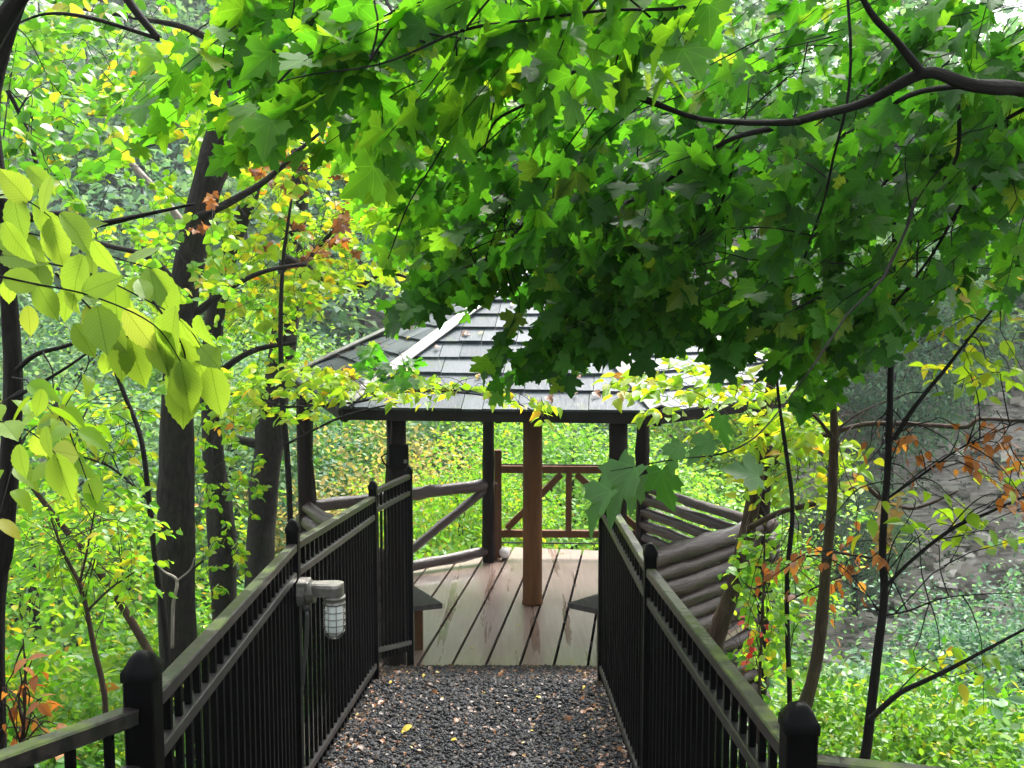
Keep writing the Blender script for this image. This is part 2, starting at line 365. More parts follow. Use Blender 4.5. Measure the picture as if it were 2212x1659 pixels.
def leaf_mesh(name, tpl, pos, tip, nrm, size):
    """pos (M,3) leaf base; tip (M,3) direction of the midrib; nrm (M,3) approx upper side; size (M,)"""
    V, Fc = tpl; M = len(pos)
    tip = tip / (np.linalg.norm(tip, axis=1, keepdims=True) + 1e-9)
    sx = np.cross(tip, nrm); sx /= (np.linalg.norm(sx, axis=1, keepdims=True) + 1e-9)
    nz = np.cross(sx, tip)
    Mx = np.stack([sx, tip, nz], axis=1)                                   # rows = axes
    Vj = V[None] * np.array([1, 1, 1.0])
    cur = RNG.uniform(.3, 1.9, (M, 1)); Vv = np.repeat(Vj, M, axis=0); Vv[:, :, 2] *= cur
    Vv[:, :, 0] *= RNG.uniform(.82, 1.12, (M, 1))
    W = np.einsum('mvk,mkj->mvj', Vv, Mx) * size[:, None, None] + pos[:, None, :]
    nv = len(V); k = Fc.shape[1]
    faces = (Fc[None] + (np.arange(M) * nv)[:, None, None]).reshape(-1, k)
    m = bpy.data.meshes.new(name)
    m.vertices.add(M * nv); m.vertices.foreach_set('co', W.reshape(-1).astype(np.float32))
    nf = len(faces); m.loops.add(nf * k); m.loops.foreach_set('vertex_index', faces.reshape(-1).astype(np.int32))
    m.polygons.add(nf); m.polygons.foreach_set('loop_start', (np.arange(nf) * k).astype(np.int32))
    m.polygons.foreach_set('loop_total', np.full(nf, k, dtype=np.int32))
    m.update(calc_edges=True)
    uvl = m.uv_layers.new(name='UVMap'); uvt = V[:, :2]
    uv = np.tile(uvt[Fc.reshape(-1)], (M, 1)); uvl.data.foreach_set('uv', uv.reshape(-1).astype(np.float32))
    m.polygons.foreach_set('use_smooth', np.ones(nf, dtype=bool))
    return m
def leaf_obj(name, tpl, leaves, material, parent=None, kind=None):
    """leaves: list of (pos, tip, nrm, size) or tuple of arrays"""
    if isinstance(leaves, list):
        if not leaves: return None  # nothing to build
        pos = np.array([tuple(l[0]) for l in leaves]); tip = np.array([tuple(l[1]) for l in leaves])
        nrm = np.array([tuple(l[2]) for l in leaves]); size = np.array([l[3] for l in leaves])
    else: pos, tip, nrm, size = leaves
    org = world_loc(parent) if parent else Vector()
    m = leaf_mesh(name, tpl, pos - np.array(tuple(org)), tip, nrm, size); m.materials.append(material)
    o = bpy.data.objects.new(name, m); COL.objects.link(o)
    if parent: o.parent = parent
    if kind: o['kind'] = kind
    return o
def rnd_dir(): 
    v = Vector((random.gauss(0, 1), random.gauss(0, 1), random.gauss(0, 1))); return v.normalized()

# ------------------------------------------------------------------ terrain
PROFILE = [(-40, 3.5), (-2, 1.75), (0, 1.5), (2.1, 1.18), (4.4, .92), (6.6, .64), (7.6, .36), (8.5, .02), (9.2, -.35), (14, -2.6), (20, -6.5), (26, -10), (400, -10)]
def prof(y):
    for (a, za), (b, zb) in zip(PROFILE, PROFILE[1:]):
        if y <= b: t = (y - a) / (b - a); return za + (zb - za) * t
    return -10
def sstep(a, b, x):
    t = min(1, max(0, (x - a) / (b - a))); return t * t * (3 - 2 * t)
def ground(x, y, rough=True):
    r = prof(y); xc = -.16
    s = max(0, abs(x - xc) - 1.05)
    side = -.34 * min(1, s / .25) - s * (.62 if x < xc else .72)
    near = r + side if s > 0 else r
    if y > 8.45 and s <= 0: near = r - .25 * sstep(8.45, 8.7, y)
    near = max(near, -10)
    yb = 27 + (-x * .35 if x < 0 else x * .10)
    t = y - yb
    if t > 0:
        cl = sstep(2, 9, x)
        steep = -10 + min(t, 8) * 1.15 + max(0, t - 8) * .62
        soft = -10 + t * .72
        far = steep * cl + soft * (1 - cl)
        far += (mnoise.noise(Vector((x * .16, y * .16, 7))) * 2.2 + mnoise.noise(Vector((x * .5, y * .5, 17))) * .8) * min(1, t / 4) * cl
        for stp in (1.3, .42):
            ff = (far + mnoise.noise(Vector((x * .3, y * .3, stp))) * stp) / stp; far = far + cl * .85 * stp * (math.floor(ff) + sstep(.3, .7, ff - math.floor(ff)) - ff)
        far += cl * .12 * mnoise.noise(Vector((x * 2.1, y * 2.1, 5)))
    else: far = -10
    far = min(far, 34 - 29 * sstep(9, 24, x))
    z = max(near, far)
    if rough and (s > .1 or y > 8.6):
        z += mnoise.noise(Vector((x * .35, y * .35, 3))) * min(.8, .15 + .06 * s) + mnoise.noise(Vector((x * 1.4, y * 1.4, 9))) * .08
    return z
def axis(bounds):
    out = []
    for a, b, st in bounds: out += list(np.arange(a, b, st))
    return out + [bounds[-1][1]]
def build_ground():
    xs = axis([(-160, -40, 8), (-40, -8, 1.2), (-8, -1.6, .4), (-1.6, 1.4, .12), (1.4, 22, .3), (22, 40, 1.1), (40, 160, 8)])
    ys = axis([(-40, 0, 2.5), (0, 9.6, .16), (9.6, 25, .6), (25, 40, .22), (40, 46, .7), (46, 110, 2.5), (110, 300, 20)])
    v = [(x, y, ground(x, y)) for y in ys for x in xs]; nx = len(xs)
    f = [(j * nx + i, j * nx + i + 1, (j + 1) * nx + i + 1, (j + 1) * nx + i) for j in range(len(ys) - 1) for i in range(nx - 1)]
    m = bpy.data.meshes.new('ground'); m.from_pydata(v, [], f); m.polygons.foreach_set('use_smooth', [True] * len(f))
    mt, n, b = mat('forest_floor', .75)
    pos = geo_pos(n); f1 = tex_noise(n, pos, 1.3, 8, .65)
    r = ramp(n, [(.32, (.030, .022, .015)), (.5, (.055, .045, .028)), (.62, (.035, .065, .018)), (.75, (.06, .10, .025))]); n.links.new(f1, r.inputs[0])
    # bare shale on the steep bank: thin horizontal beds
    g = n.nodes.new('ShaderNodeNewGeometry'); sz = n.nodes.new('ShaderNodeSeparateXYZ'); n.links.new(g.outputs['True Normal'], sz.inputs[0])
    st = n.nodes.new('ShaderNodeMapRange'); st.inputs[1].default_value = .88; st.inputs[2].default_value = .76; n.links.new(sz.outputs[2], st.inputs[0])
    sp = n.nodes.new('ShaderNodeSeparateXYZ'); n.links.new(pos, sp.inputs[0])
    far = n.nodes.new('ShaderNodeMapRange'); far.inputs[1].default_value = 22; far.inputs[2].default_value = 24; n.links.new(sp.outputs[1], far.inputs[0])
    mk = n.nodes.new('ShaderNodeMath'); mk.operation = 'MULTIPLY'; n.links.new(st.outputs[0], mk.inputs[0]); n.links.new(far.outputs[0], mk.inputs[1])
    f2 = tex_noise(n, mapping(n, pos, (1.1, 1.1, 9)), 1.2, 9, .75)
    r2 = ramp(n, [(.34, (.07, .06, .05)), (.46, (.26, .235, .205)), (.58, (.42, .385, .345)), (.72, (.58, .55, .50))]); n.links.new(f2, r2.inputs[0])
    n.links.new(mixc(n, mk.outputs[0], r.outputs[0], r2.outputs[0]), b.inputs['Base Color'])
    bump(n, b, f2, .9, .15)
    m.materials.append(mt); o = bpy.data.objects.new('ground', m); COL.objects.link(o); tag(o, kind='structure')
build_ground()

# gravel path: dark bed plus loose wet stones
def build_path():
    ys = list(np.arange(-1.0, 8.5, .1)) + [8.56]; xs = list(np.arange(-1.02, .71, .1))
    v = [(x, y, prof(y) + .004 + .012 * mnoise.noise(Vector((x * 5, y * 5, 0))) + .01 - (.05 * max(0, abs(x + .16) - .6))) for y in ys for x in xs]; nx = len(xs)
    f = [(j * nx + i, j * nx + i + 1, (j + 1) * nx + i + 1, (j + 1) * nx + i) for j in range(len(ys) - 1) for i in range(nx - 1)]
    m = bpy.data.meshes.new('path'); m.from_pydata(v, [], f)
    m.materials.append(plain_noise('dark_gravel_bed', (.003, .003, .0035), (.010, .010, .011), (1, 1, 1), 40, .4, .8, .5, .01))
    o = bpy.data.objects.new('path', m); COL.objects.link(o); tag(o, kind='structure')
    # stones
    t = (1 + 5 ** .5) / 2
    ico = np.array([(-1, t, 0), (1, t, 0), (-1, -t, 0), (1, -t, 0), (0, -1, t), (0, 1, t), (0, -1, -t), (0, 1, -t), (t, 0, -1), (t, 0, 1), (-t, 0, -1), (-t, 0, 1)]) / 1.9
    fi = np.array([(0, 11, 5), (0, 5, 1), (0, 1, 7), (0, 7, 10), (0, 10, 11), (1, 5, 9), (5, 11, 4), (11, 10, 2), (10, 7, 6), (7, 1, 8), (3, 9, 4), (3, 4, 2), (3, 2, 6), (3, 6, 8), (3, 8, 9), (4, 9, 5), (2, 4, 11), (6, 2, 10), (8, 6, 7), (9, 8, 1)])
    M = 62000
    y = 3.6 + (8.56 - 3.6) * RNG.random(M); x = RNG.uniform(-1.0, .70, M)
    z = np.array([prof(a) for a in y]) + .012 - .05 * np.maximum(0, np.abs(x + .16) - .6) + RNG.uniform(-.004, .012, M)
    s = RNG.lognormal(math.log(.0085), .45, M).clip(.0035, .026)
    ax = RNG.normal(size=(M, 3, 3)); q, _ = np.linalg.qr(ax)
    Vv = ico[None] * (1 + RNG.uniform(-.32, .32, (M, 12, 1))) * RNG.uniform([[.7, .8, .35]], [[1.4, 1.3, .8]], (M, 3))[:, None, :]
    W = np.einsum('mvk,mkj->mvj', Vv, q) * s[:, None, None]; W[:, :, 2] *= .75
    W += np.stack([x, y, z], 1)[:, None, :]
    faces = (fi[None] + (np.arange(M) * 12)[:, None, None]).reshape(-1, 3)
    m = bpy.data.meshes.new('gravel'); m.vertices.add(M * 12); m.vertices.foreach_set('co', W.reshape(-1).astype(np.float32))
    nf = len(faces); m.loops.add(nf * 3); m.loops.foreach_set('vertex_index', faces.reshape(-1).astype(np.int32))
    m.polygons.add(nf); m.polygons.foreach_set('loop_start', (np.arange(nf) * 3).astype(np.int32)); m.polygons.foreach_set('loop_total', np.full(nf, 3, dtype=np.int32)); m.update(calc_edges=True)
    mt, n, b = mat('wet_dark_gravel', .6, .2)
    isl = n.nodes.new('ShaderNodeNewGeometry').outputs['Random Per Island']
    r = ramp(n, [(0, (.006, .0068, .008)), (.7, (.012, .013, .0165)), (.9, (.019, .017, .015)), (1, (.035, .031, .028))]); n.links.new(isl, r.inputs[0]); n.links.new(r.outputs[0], b.inputs['Base Color'])
    m.materials.append(mt); o = bpy.data.objects.new('gravel', m); COL.objects.link(o); tag(o, kind='stuff', label='loose dark wet gravel covering the sloping path', cat='gravel')
build_path()

# ------------------------------------------------------------------ gazebo
C = PZ(1150, 1303, 0); C.z = 0
APEX = Vector((C.x + .02, C.y, 0)); APEX.z = P(1161, 574, C.y).z
UA = Vector((math.cos(math.radians(7.5)), -math.sin(math.radians(7.5)), 0)); VA = Vector((-UA.y, UA.x, 0))
PFL = PZ(852, 1434, 0); PFR = Vector((P(1335, 900, 8.55).x, 8.55, 0)); PBL = PZ(1056, 1213, 0)
PBR = Vector((P(1388, 1000, 12.1).x, 12.1, 0)); PL = Vector((P(660, 1000, 10.9).x, 10.9, 0)); PR = Vector((P(1645, 1120, 10.1).x, 10.1, 0))
EAVE_Z = EYE - .99
E_FL = P(738, 884, 8.42); E_FR = P(1424, 893, 8.15); E_L = P(632, 811, 11.3); E_R = P(1790, 846, 9.85)
for e_ in (E_FL, E_FR, E_L, E_R): e_.z = EAVE_Z
E_BL = 2 * C - E_FR; E_BL.z = EAVE_Z; E_BR = 2 * C - E_FL; E_BR.z = EAVE_Z
EAVES = [E_FL, E_FR, E_R, E_BR, E_BL, E_L]
gz = empty('gazebo', C, 'rustic open gazebo with wet grey shingled hexagonal roof, log walls and plank deck', 'gazebo')

def build_gazebo():
    # deck boards running away from the viewer; clipped to the floor outline
    fr0 = PZ(852, 1447, 0); fr1 = PZ(1330, 1474, 0)
    bk0 = PZ(1085, 1181, 0); bk1 = PZ(1440, 1195, 0)
    hexa = [fr0 + Vector((-.12, .02, 0)), fr1 + Vector((.25, -.03, 0)), PR + Vector((.05, 0, 0)), bk1, bk0, PZ(880, 1237, 0), PL + Vector((.15, .1, 0))]
    d = VA; s = UA
    def clip(u0, u1):
        # intersect polygon with strip [u0,u1] in s direction
        poly = [((p - C).dot(s), (p - C).dot(d)) for p in hexa]
        def cut(pl, a, sign):
            o = []
            for i in range(len(pl)):
                p, q = pl[i], pl[(i + 1) % len(pl)]
                ip, iq = sign * (p[0] - a) >= 0, sign * (q[0] - a) >= 0
                if ip: o.append(p)
                if ip != iq:
                    t = (a - p[0]) / (q[0] - p[0]); o.append((a, p[1] + (q[1] - p[1]) * t))
            return o
        return cut(cut(poly, u0, 1), u1, -1)
    W, G = .266, .025
    x = -12 * (W + G) + .10
    while x < 3.2:
        pl = clip(x, x + W)
        if len(pl) >= 3:
            b = MB(); n = len(pl); dz = U(-.002, .002)
            for zz in (dz, dz - .045):
                for (a, c_) in pl: b.v.append(C + s * a + d * c_ + Vector((0, 0, zz)))
            b.face(range(n)); b.face([n + i for i in reversed(range(n))])
            for i in range(n): j = (i + 1) % n; b.face((i, n + i, n + j, j))
            b.build('deck_board', DECK, gz)
        x += W + G
    # framing below the boards
    b = MB()
    b.bar(fr0 + Vector((-.1, .03, -.14)), fr1 + Vector((.2, 0, -.14)), .05, .18)
    for k in range(7):
        o = C + d * (-1.7 + .65 * k) + Vector((0, 0, -.14)); h = 1.9 if 0 < k < 6 else 1.0
        b.bar(o - s * h, o + s * h, .05, .17)
    b.build('deck_joists', FASCIA, gz)
    b = MB(); n_ = len(hexa); inn = [C + (p - C) * .97 for p in hexa]  # added dark sheet below the boards, standing in for shade in the gaps
    for zz in (-.235, -.26):
        for p in inn: b.v.append(Vector((p.x, p.y, zz)))
    b.face(range(n_)); b.face([n_ + i for i in reversed(range(n_))])
    for i in range(n_): j = (i + 1) % n_; b.face((i, n_ + i, n_ + j, j))
    b.build('dark_gap_sheet', FASCIA, gz)
    # posts
    def post(p, r, top, m, bot=-.05, lean=0, sides=14):
        q = MB(); n = 9
        q.tube([Vector((p.x + lean * (k / n), p.y, bot + (top - bot) * k / n)) for k in range(n + 1)], [r * (1.08 - .12 * k / n) for k in range(n + 1)], sides, .07, seed=p.x * 7, knots=.25)
        return q.build('post', m, gz, True)
    top = EAVE_Z - .06
    post(PFL, .082, top + .02, LOG_POST, -.6, .04); post(PFR, .078, top + .02, LOG_POST, -.6, .0)
    post(PBL, .066, top + .02, LOG_POST, -.08); post(PBR, .07, top + .02, LOG_POST, -.5)
    post(PL, .085, top + .02, LOG_POST, -1.4); post(PR, .085, top + .02, LOG_POST, -1.6)
    q = MB(); q.lathe((C.x, C.y, 0), [(.108, 0), (.108, .02), (.100, .03), (.098, 1.2), (.095, APEX.z - .35)], 28)
    q.build('centre_column', BROWN_COLUMN, gz, True)
    q = MB(); q.lathe((C.x, C.y, EAVE_Z - .12), [(.10, 0), (.125, .02), (.125, .10), (.10, .12)], 20); q.build('column_collar', FASCIA, gz, True)
    # ring beam and rafters
    ring = [PFL, PFR, PR, PBR, PBL, PL]
    for i in range(6):
        a, c_ = ring[i], ring[(i + 1) % 6]
        q = MB(); v0 = Vector((a.x, a.y, top + .05)); v1 = Vector((c_.x, c_.y, top + .05)); q.tube([v0 + (v1 - v0) * t / 4 for t in range(5)], .065, 10, .1, seed=i)
        q.build('ring_beam', LOG_POST, gz, True)
    for i in range(6):
        e = EAVES[i]; q = MB(); q.bar(Vector((e.x, e.y, e.z - .07)), APEX + Vector((0, 0, -.12)), .06, .1); q.build('rafter', FASCIA, gz)
        m_ = (EAVES[i] + EAVES[(i + 1) % 6]) / 2; q = MB(); q.bar(m_ + Vector((0, 0, -.07)), APEX + Vector((0, 0, -.14)), .05, .09); q.build('rafter', FASCIA, gz)
    # roof faces with shingle courses
    N = 10
    for i in range(6):
        A, B = EAVES[i], EAVES[(i + 1) % 6]; e = (B - A); ex = e.normalized(); mid = A + ex * ((APEX - A).dot(ex))
        mid = Vector((mid.x, mid.y, EAVE_Z)); up = APEX - mid; nrm = ex.cross(up).normalized()
        if nrm.z < 0: nrm = -nrm
        xa = (A - mid).dot(ex); xb = (B - mid).dot(ex)
        q = MB()
        # boarding
        base = len(q.v); off = nrm * -.012
        for p in (A, B, APEX): q.v.append(p + off)
        for p in (A, B, APEX): q.v.append(p + off - nrm * .02)
        q.face((base, base + 1, base + 2)); q.face((base + 5, base + 4, base + 3))
        q.build('roof_boarding', FASCIA, gz)
        q = MB(); q.bar(A + Vector((0, 0, -.05)), B + Vector((0, 0, -.05)), .03, .09); q.build('fascia_board', FASCIA, gz)
        q = MB()
        for k in range(N):
            t0 = k / N - (.012 if k == 0 else 0); t1 = min(.995, (k + 1.25) / N)
            xx = xa * (1.01) - U(0, .2)
            while xx < xb:
                wv = U(.16, .34); j0 = U(-.006, .006); jt = U(-.004, .006)
                x0, x1 = xx + .003, xx + wv - .003; xx += wv
                L0, R0 = xa * (1 - t0), xb * (1 - t0); L1, R1 = xa * (1 - t1), xb * (1 - t1)
                a0, b0 = max(x0, L0), min(x1, R0); a1, b1 = max(x0, L1), min(x1, R1)
                if b0 - a0 < .02: continue
                if b1 < a1:
                    mm = (max(min((x0 + x1) / 2, R1), L1)); a1 = mm - .001; b1 = mm + .001
                def pt(x_, t_, h_): return mid + ex * x_ + up * t_ + nrm * h_
                tt0 = t0 + j0 / 2.4; hb = .034 + jt; bb = len(q.v)
                q.v += [pt(a0, tt0, hb), pt(b0, tt0, hb), pt(b1, t1, .004), pt(a1, t1, .004), pt(a0, tt0, hb - .024), pt(b0, tt0, hb - .024), pt(b1, t1, -.004), pt(a1, t1, -.004)]
                for g in ((0, 1, 2, 3), (4, 5, 1, 0), (1, 5, 6, 2), (3, 7, 4, 0), (7, 6, 5, 4)): q.face([bb + z for z in g])
        q.build('roof_shingles', SHINGLE, gz)
    for i in range(6):
        A = EAVES[i]; dirv = (APEX - A); n_ = dirv.normalized(); sd = n_.cross(Vector((0, 0, 1))).normalized()
        for sgn in (-1, 1):
            q = MB(); o0 = A + Vector((0, 0, .052)) + sd * sgn * .048 - n_ * .03; o1 = APEX + Vector((0, 0, .05)) + sd * sgn * .03
            upn = (Vector((0, 0, 1)) + sd * sgn * .42).normalized(); nn = (o1 - o0).normalized(); s2 = nn.cross(upn).normalized(); u2 = s2.cross(nn)
            q.frame_box((o0 + o1) / 2, s2 * .048, (o1 - o0) / 2, u2 * .009, .003)
            q.build('hip_board', HIP, gz)
    q = MB(); q.lathe(APEX + Vector((0, 0, .03)), [(.16, 0), (.14, .05), (.05, .10), (.01, .12)], 12); q.build('roof_cap', HIP, gz, True)

    # back-left open log railing with diagonal brace
    def lg(p0, p1, r0, r1, m=LOG_RAIL, name='rail_log', wob=.045, n=14):
        q = MB(); p0 = Vector(p0); p1 = Vector(p1)
        q.tube([p0 + (p1 - p0) * t / n + Vector((0, 0, 0.004 * mnoise.noise(Vector((t * .6, p0.x * 5, p0.z * 9))))) for t in range(n + 1)], [r0 + (r1 - r0) * t / n for t in range(n + 1)], 14, wob, seed=p0.z * 5 + p0.x, knots=.3)
        return q.build(name, m, gz, True)
    RH = .93
    a = PL.copy(); b_ = PBL.copy()
    dn = (b_ - a).normalized()
    lg(a + Vector((0, 0, RH - .03)), b_ + dn * .05 + Vector((0, 0, RH)), .062, .068)
    def onl(px, py):
        r_ = ray(px, py); nn = dn.cross(Vector((0, 0, 1))); t = (a - Vector((0, 0, EYE))).dot(nn) / r_.dot(nn)
        return Vector((0, 0, EYE)) + r_ * t
    lg(onl(676, 1266), onl(1052, 1190), .062, .055)
    lg(onl(760, 1292), onl(1048, 1058), .046, .05, name='diagonal_brace')
    # brown timber railing at the back
    def tb(p0, p1, w_, h_, name):
        q = MB(); q.bar(p0, p1, w_, h_, .004); q.build(name, BROWN_PAINT, gz)
    y0, y1 = PBL.y + .22, PBR.y + .12
    A0 = P(1076, 1190, y0); A0.z = 0; A1 = P(1392, 1200, y1); A1.z = 0
    def on(px, z): 
        t = (px - 1076) / (1392 - 1076.0); p = A0 + (A1 - A0) * t; return Vector((p.x, p.y, z))
    ztop = P(1076, 1013, y0).z; zbot = P(1076, 1152, y0).z
    tb(on(1076, -.1), on(1076, P(1076, 972, y0).z), .085, .085, 'newel_post')
    tb(on(1392, -.1), on(1392, ztop + .1), .085, .085, 'newel_post')
    tb(on(1083, ztop), on(1388, ztop), .10, .085, 'top_rail')
    tb(on(1083, zbot), on(1388, zbot), .07, .085, 'bottom_rail')
    mx = 1228
    tb(on(mx, zbot + .04), on(mx, ztop - .04), .07, .075, 'baluster')
    tb(on(1095, zbot + .06), on(mx - 16, ztop - .06), .06, .075, 'diagonal_brace')
    tb(on(1378, zbot + .06), on(mx + 16, ztop - .06), .06, .075, 'diagonal_brace')
    for z_ in (P(1200, 1003, y0).z, P(1200, 1172, y0).z):
        q = MB(); q.tube([on(1080, z_), on(1388, z_ - .01)], .009, 6); q.build('railing_cable', CONDUIT, gz)
    tb(Vector((PBL.x + .085, PBL.y + .08, .0)), Vector((PBL.x + .085, PBL.y + .08, .93)), .03, .12, 'side_board')
    # stacked log walls
    def crib(p0, p1, z_top, rows, r, ext0=.1, ext1=.25, gap=1.0, zdrop=.0):
        p0 = Vector((p0.x, p0.y, 0)); p1 = Vector((p1.x, p1.y, 0)); dv = (p1 - p0).normalized(); z = z_top
        for k in range(rows):
            rr = r * U(.86, 1.14)
            a_ = p0 - dv * (ext0 * U(.5, 1.1)) + Vector((0, 0, z - rr)); c2 = p1 + dv * (ext1 * U(.5, 1.2)) + Vector((0, 0, z - rr + zdrop))
            lg(a_, c2, rr * U(.92, 1.1), rr * U(.92, 1.1), LOG_OLD, 'wall_log', .11, 22)
            z -= rr * 2 * gap
    crib(PBR, PR, RH + .02, 6, .056, .02, .2, 1.35)          # back right, gaps between the logs
    crib(Vector((PFR.x + .05, PFR.y, 0)), PR, RH + .03, 16, .070, .12, .22, 1.06)
    crib(PL, Vector((PFL.x - .1, PFL.y + .05, 0)), RH + .04, 13, .070, .18, .02, 1.06)
    # sloping pale board lying inside the right wall, seen as a bench back
build_gazebo()

def bench(name, corner, inner, outer, along, label, leg_at):
    """corner polygon bench: plan polygon points at seat height .42"""
    r = empty(name, Vector((corner.x, corner.y, 0)), label, 'bench', 'corner benches inside the gazebo')
    pts = [corner, inner, along, outer]; q = MB(); n = 4
    for zz in (.43, .385):
        for p in pts: q.v.append(Vector((p.x, p.y, zz)))
    q.face(range(n)); q.face([n + i for i in reversed(range(n))])
    for i in range(n): j = (i + 1) % n; q.face((i, n + i, n + j, j))
    q.build('seat', BENCH_MAT, r)
    for lp in leg_at:
        q = MB(); q.bar(Vector((lp.x, lp.y, 0)), Vector((lp.x, lp.y, .384)), .075, .075, .003); q.build('leg', BROWN_PAINT, r)
b0 = PZ(956, 1306, .42); b1 = PZ(880, 1258, .42)
dirL = (b1 - b0).normalized(); wall_dir = (PL - PFL).normalized()
bench('corner_bench', b0, b0 + wall_dir * 1.75 + Vector((-.02, .0, 0)), b0 - Vector((.40, .14, 0)), b0 + wall_dir * 1.75 - Vector((.40, .14, 0)),
      'dark grey plank bench beside the left log post, its near end on a square leg', [PZ(905, 1402, 0), b0 + wall_dir * 1.5 - Vector((.2, .05, .42))])
c0 = PZ(1226, 1305, .42)
wdr = (PR - PFR).normalized()
bench('corner_bench', c0, c0 + wdr * 1.6, c0 + Vector((.36, -.26, 0)), c0 + wdr * 1.6 + Vector((.36, -.26, 0)),
      'dark grey plank bench half hidden behind the right fence end', [c0 + Vector((.30, -.05, -.42)), c0 + wdr * 1.4 + Vector((.2, -.1, -.42))])

q = MB(); pz = P(1090, 1178, PBL.y + .18)
prf = [(.066 * math.sin(math.pi * k / 12 + .001), -.066 * math.cos(math.pi * k / 12)) for k in range(13)]
q.lathe(Vector((pz.x, pz.y - .1, .088)), prf, 16)
gm, gn, gb = mat('white_glass_globe', .15); gb.inputs['Base Color'].default_value = (.93, .93, .93, 1)
gl = empty('globe_light', Vector((pz.x, pz.y - .1, 0)), 'small white glass globe lamp at the foot of the back log post', 'lamp')
q.build('globe', gm, gl, True)
q = MB(); q.lathe(Vector((pz.x, pz.y - .1, 0)), [(.035, 0), (.035, .02), (.025, .028)], 12); q.build('base', CONDUIT, gl, True)

# latch on the front left post
lt = empty('gate_latch', Vector((PFL.x, PFL.y - .09, 1.35)), 'black iron gate latch with wire loop on the front left log post', 'latch')
q = MB(); zc = P(862, 985, PFL.y - .1)
q.bar(zc + Vector((.0, -.02, -.10)), zc + Vector((0, -.02, .10)), .16, .06, .006); q.build('latch_box', IRON, lt)
q = MB(); q.bar(zc + Vector((.045, -.055, -.035)), zc + Vector((.075, -.055, -.035)), .03, .03, .003); q.build('latch_bolt', ALU, lt)
q = MB(); q.tube([P(x_, y_, PFL.y - .12) for x_, y_ in ((852, 978), (832, 981), (824, 987), (828, 998), (840, 1012), (846, 1014), (850, 1000))], .007, 8); q.build('pull_loop', IRON, lt, True)
q = MB(); q.tube([P(846, 890, PFL.y - .1), P(845, 930, PFL.y - .1), P(841, 1012, PFL.y - .1)], .006, 6); q.build('cable', CONDUIT, lt, True)

# ------------------------------------------------------------------ iron fences
def fence(name, label, posts, panels, lamp=None):
    """posts: (x, y, z_top, width). rails slope from post to post"""
    r = empty(name, Vector((posts[1][0], posts[1][1], prof(posts[1][1]))), label, 'fence')
    pk = None
    for (x, y, zt, wd) in posts:
        q = MB(); zb = prof(y) - .25; h = wd / 2
        q.frame_box(Vector((x, y, (zt - .03 + zb) / 2)), Vector((h, 0, 0)), Vector((0, h, 0)), Vector((0, 0, (zt - .03 - zb) / 2)), .004)
        q.build('post', IRON, r)
        q = MB(); o = Vector((x, y, zt - .03)); e_ = h + .004
        bb = len(q.v)
        for (hw, zz) in ((e_, -.02), (e_, .0), (e_ * .86, .008), (e_ * .72, .022), (e_ * .45, .033), (e_ * .12, .038)):
            n = 12
            for k in range(n):
                a = 2 * math.pi * (k + .5) / n; cx, sy = math.cos(a), math.sin(a); mxx = max(abs(cx), abs(sy)) ** (.85 if zz < .01 else .5)
                q.v.append(o + Vector((cx / mxx * hw, sy / mxx * hw, zz)))
        for j in range(5):
            for k in range(12): k2 = (k + 1) % 12; q.face((bb + j * 12 + k, bb + j * 12 + k2, bb + (j + 1) * 12 + k2, bb + (j + 1) * 12 + k))
        q.face([bb + 60 + k for k in range(12)]); q.build('post_cap', IRON, r, True)
    for (i, j, top_off, mid_off, bot_h) in panels:
        a, c_ = posts[i], posts[j]
        A = Vector((a[0], a[1], a[2] - top_off)); B = Vector((c_[0], c_[1], c_[2] - top_off))
        dv = (B - A); hl = Vector((dv.x, dv.y, 0)).length
        n_ = dv.normalized(); A2 = A + n_ * a[3] * .5; B2 = B - n_ * c_[3] * .5
        q = MB(); q.bar(A2, B2, .042, .036, .004); q.build('top_rail', IRON_MOSS, r)
        m_ = Vector((0, 0, -mid_off)); q = MB(); q.bar(A2 + m_, B2 + m_, .036, .034, .003); q.build('middle_rail', IRON_WORN, r)
        ga = Vector((a[0], a[1], prof(a[1]) + bot_h)); gc = Vector((c_[0], c_[1], prof(c_[1]) + bot_h))
        q = MB(); q.bar(ga, gc, .036, .034, .003); q.build('bottom_rail', IRON_WORN, r)
        cnt = max(2, int(round(hl / .098)))
        for k in range(1, cnt):
            t = k / cnt; tp = A + (B - A) * t; bt = ga + (gc - ga) * t
            q = MB(); q.bar(Vector((tp.x, tp.y, bt.z - .07)), Vector((tp.x, tp.y, tp.z - .019)), .0165, .0165); q.build('picket', IRON, r)
    return r
def ptop(px, py, Y, wd):
    p = P(px, py, Y); return (p.x, p.y, p.z, wd)
LP = [(-1.30, .95, 2.62, .064), ptop(306, 1413, 2.12, .064), ptop(632, 1124, 4.45, .052), ptop(805, 1040, 6.75, .052), ptop(883, 1008, 7.75, .052)]
RP = [ptop(1727, 1524, 2.05, .064), ptop(1405, 1176, 4.35, .052), ptop(1303, 1028, 6.6, .052)]
RP = [(1.75, 1.72, RP[0][2] + .02, .064)] + RP
fence('iron_fence', 'black iron picket fence with mossy rails left of the gravel path, carrying a lamp', LP, [(0, 1, .125, .125, .12), (1, 2, .12, .125, .12), (2, 3, .115, .125, .12), (3, 4, .075, .125, .22)])
fence('iron_fence', 'black iron picket fence with mossy rails along the right side of the gravel path', RP, [(0, 1, .125, .125, .12), (1, 2, .12, .125, .12), (2, 3, .115, .125, .12)])

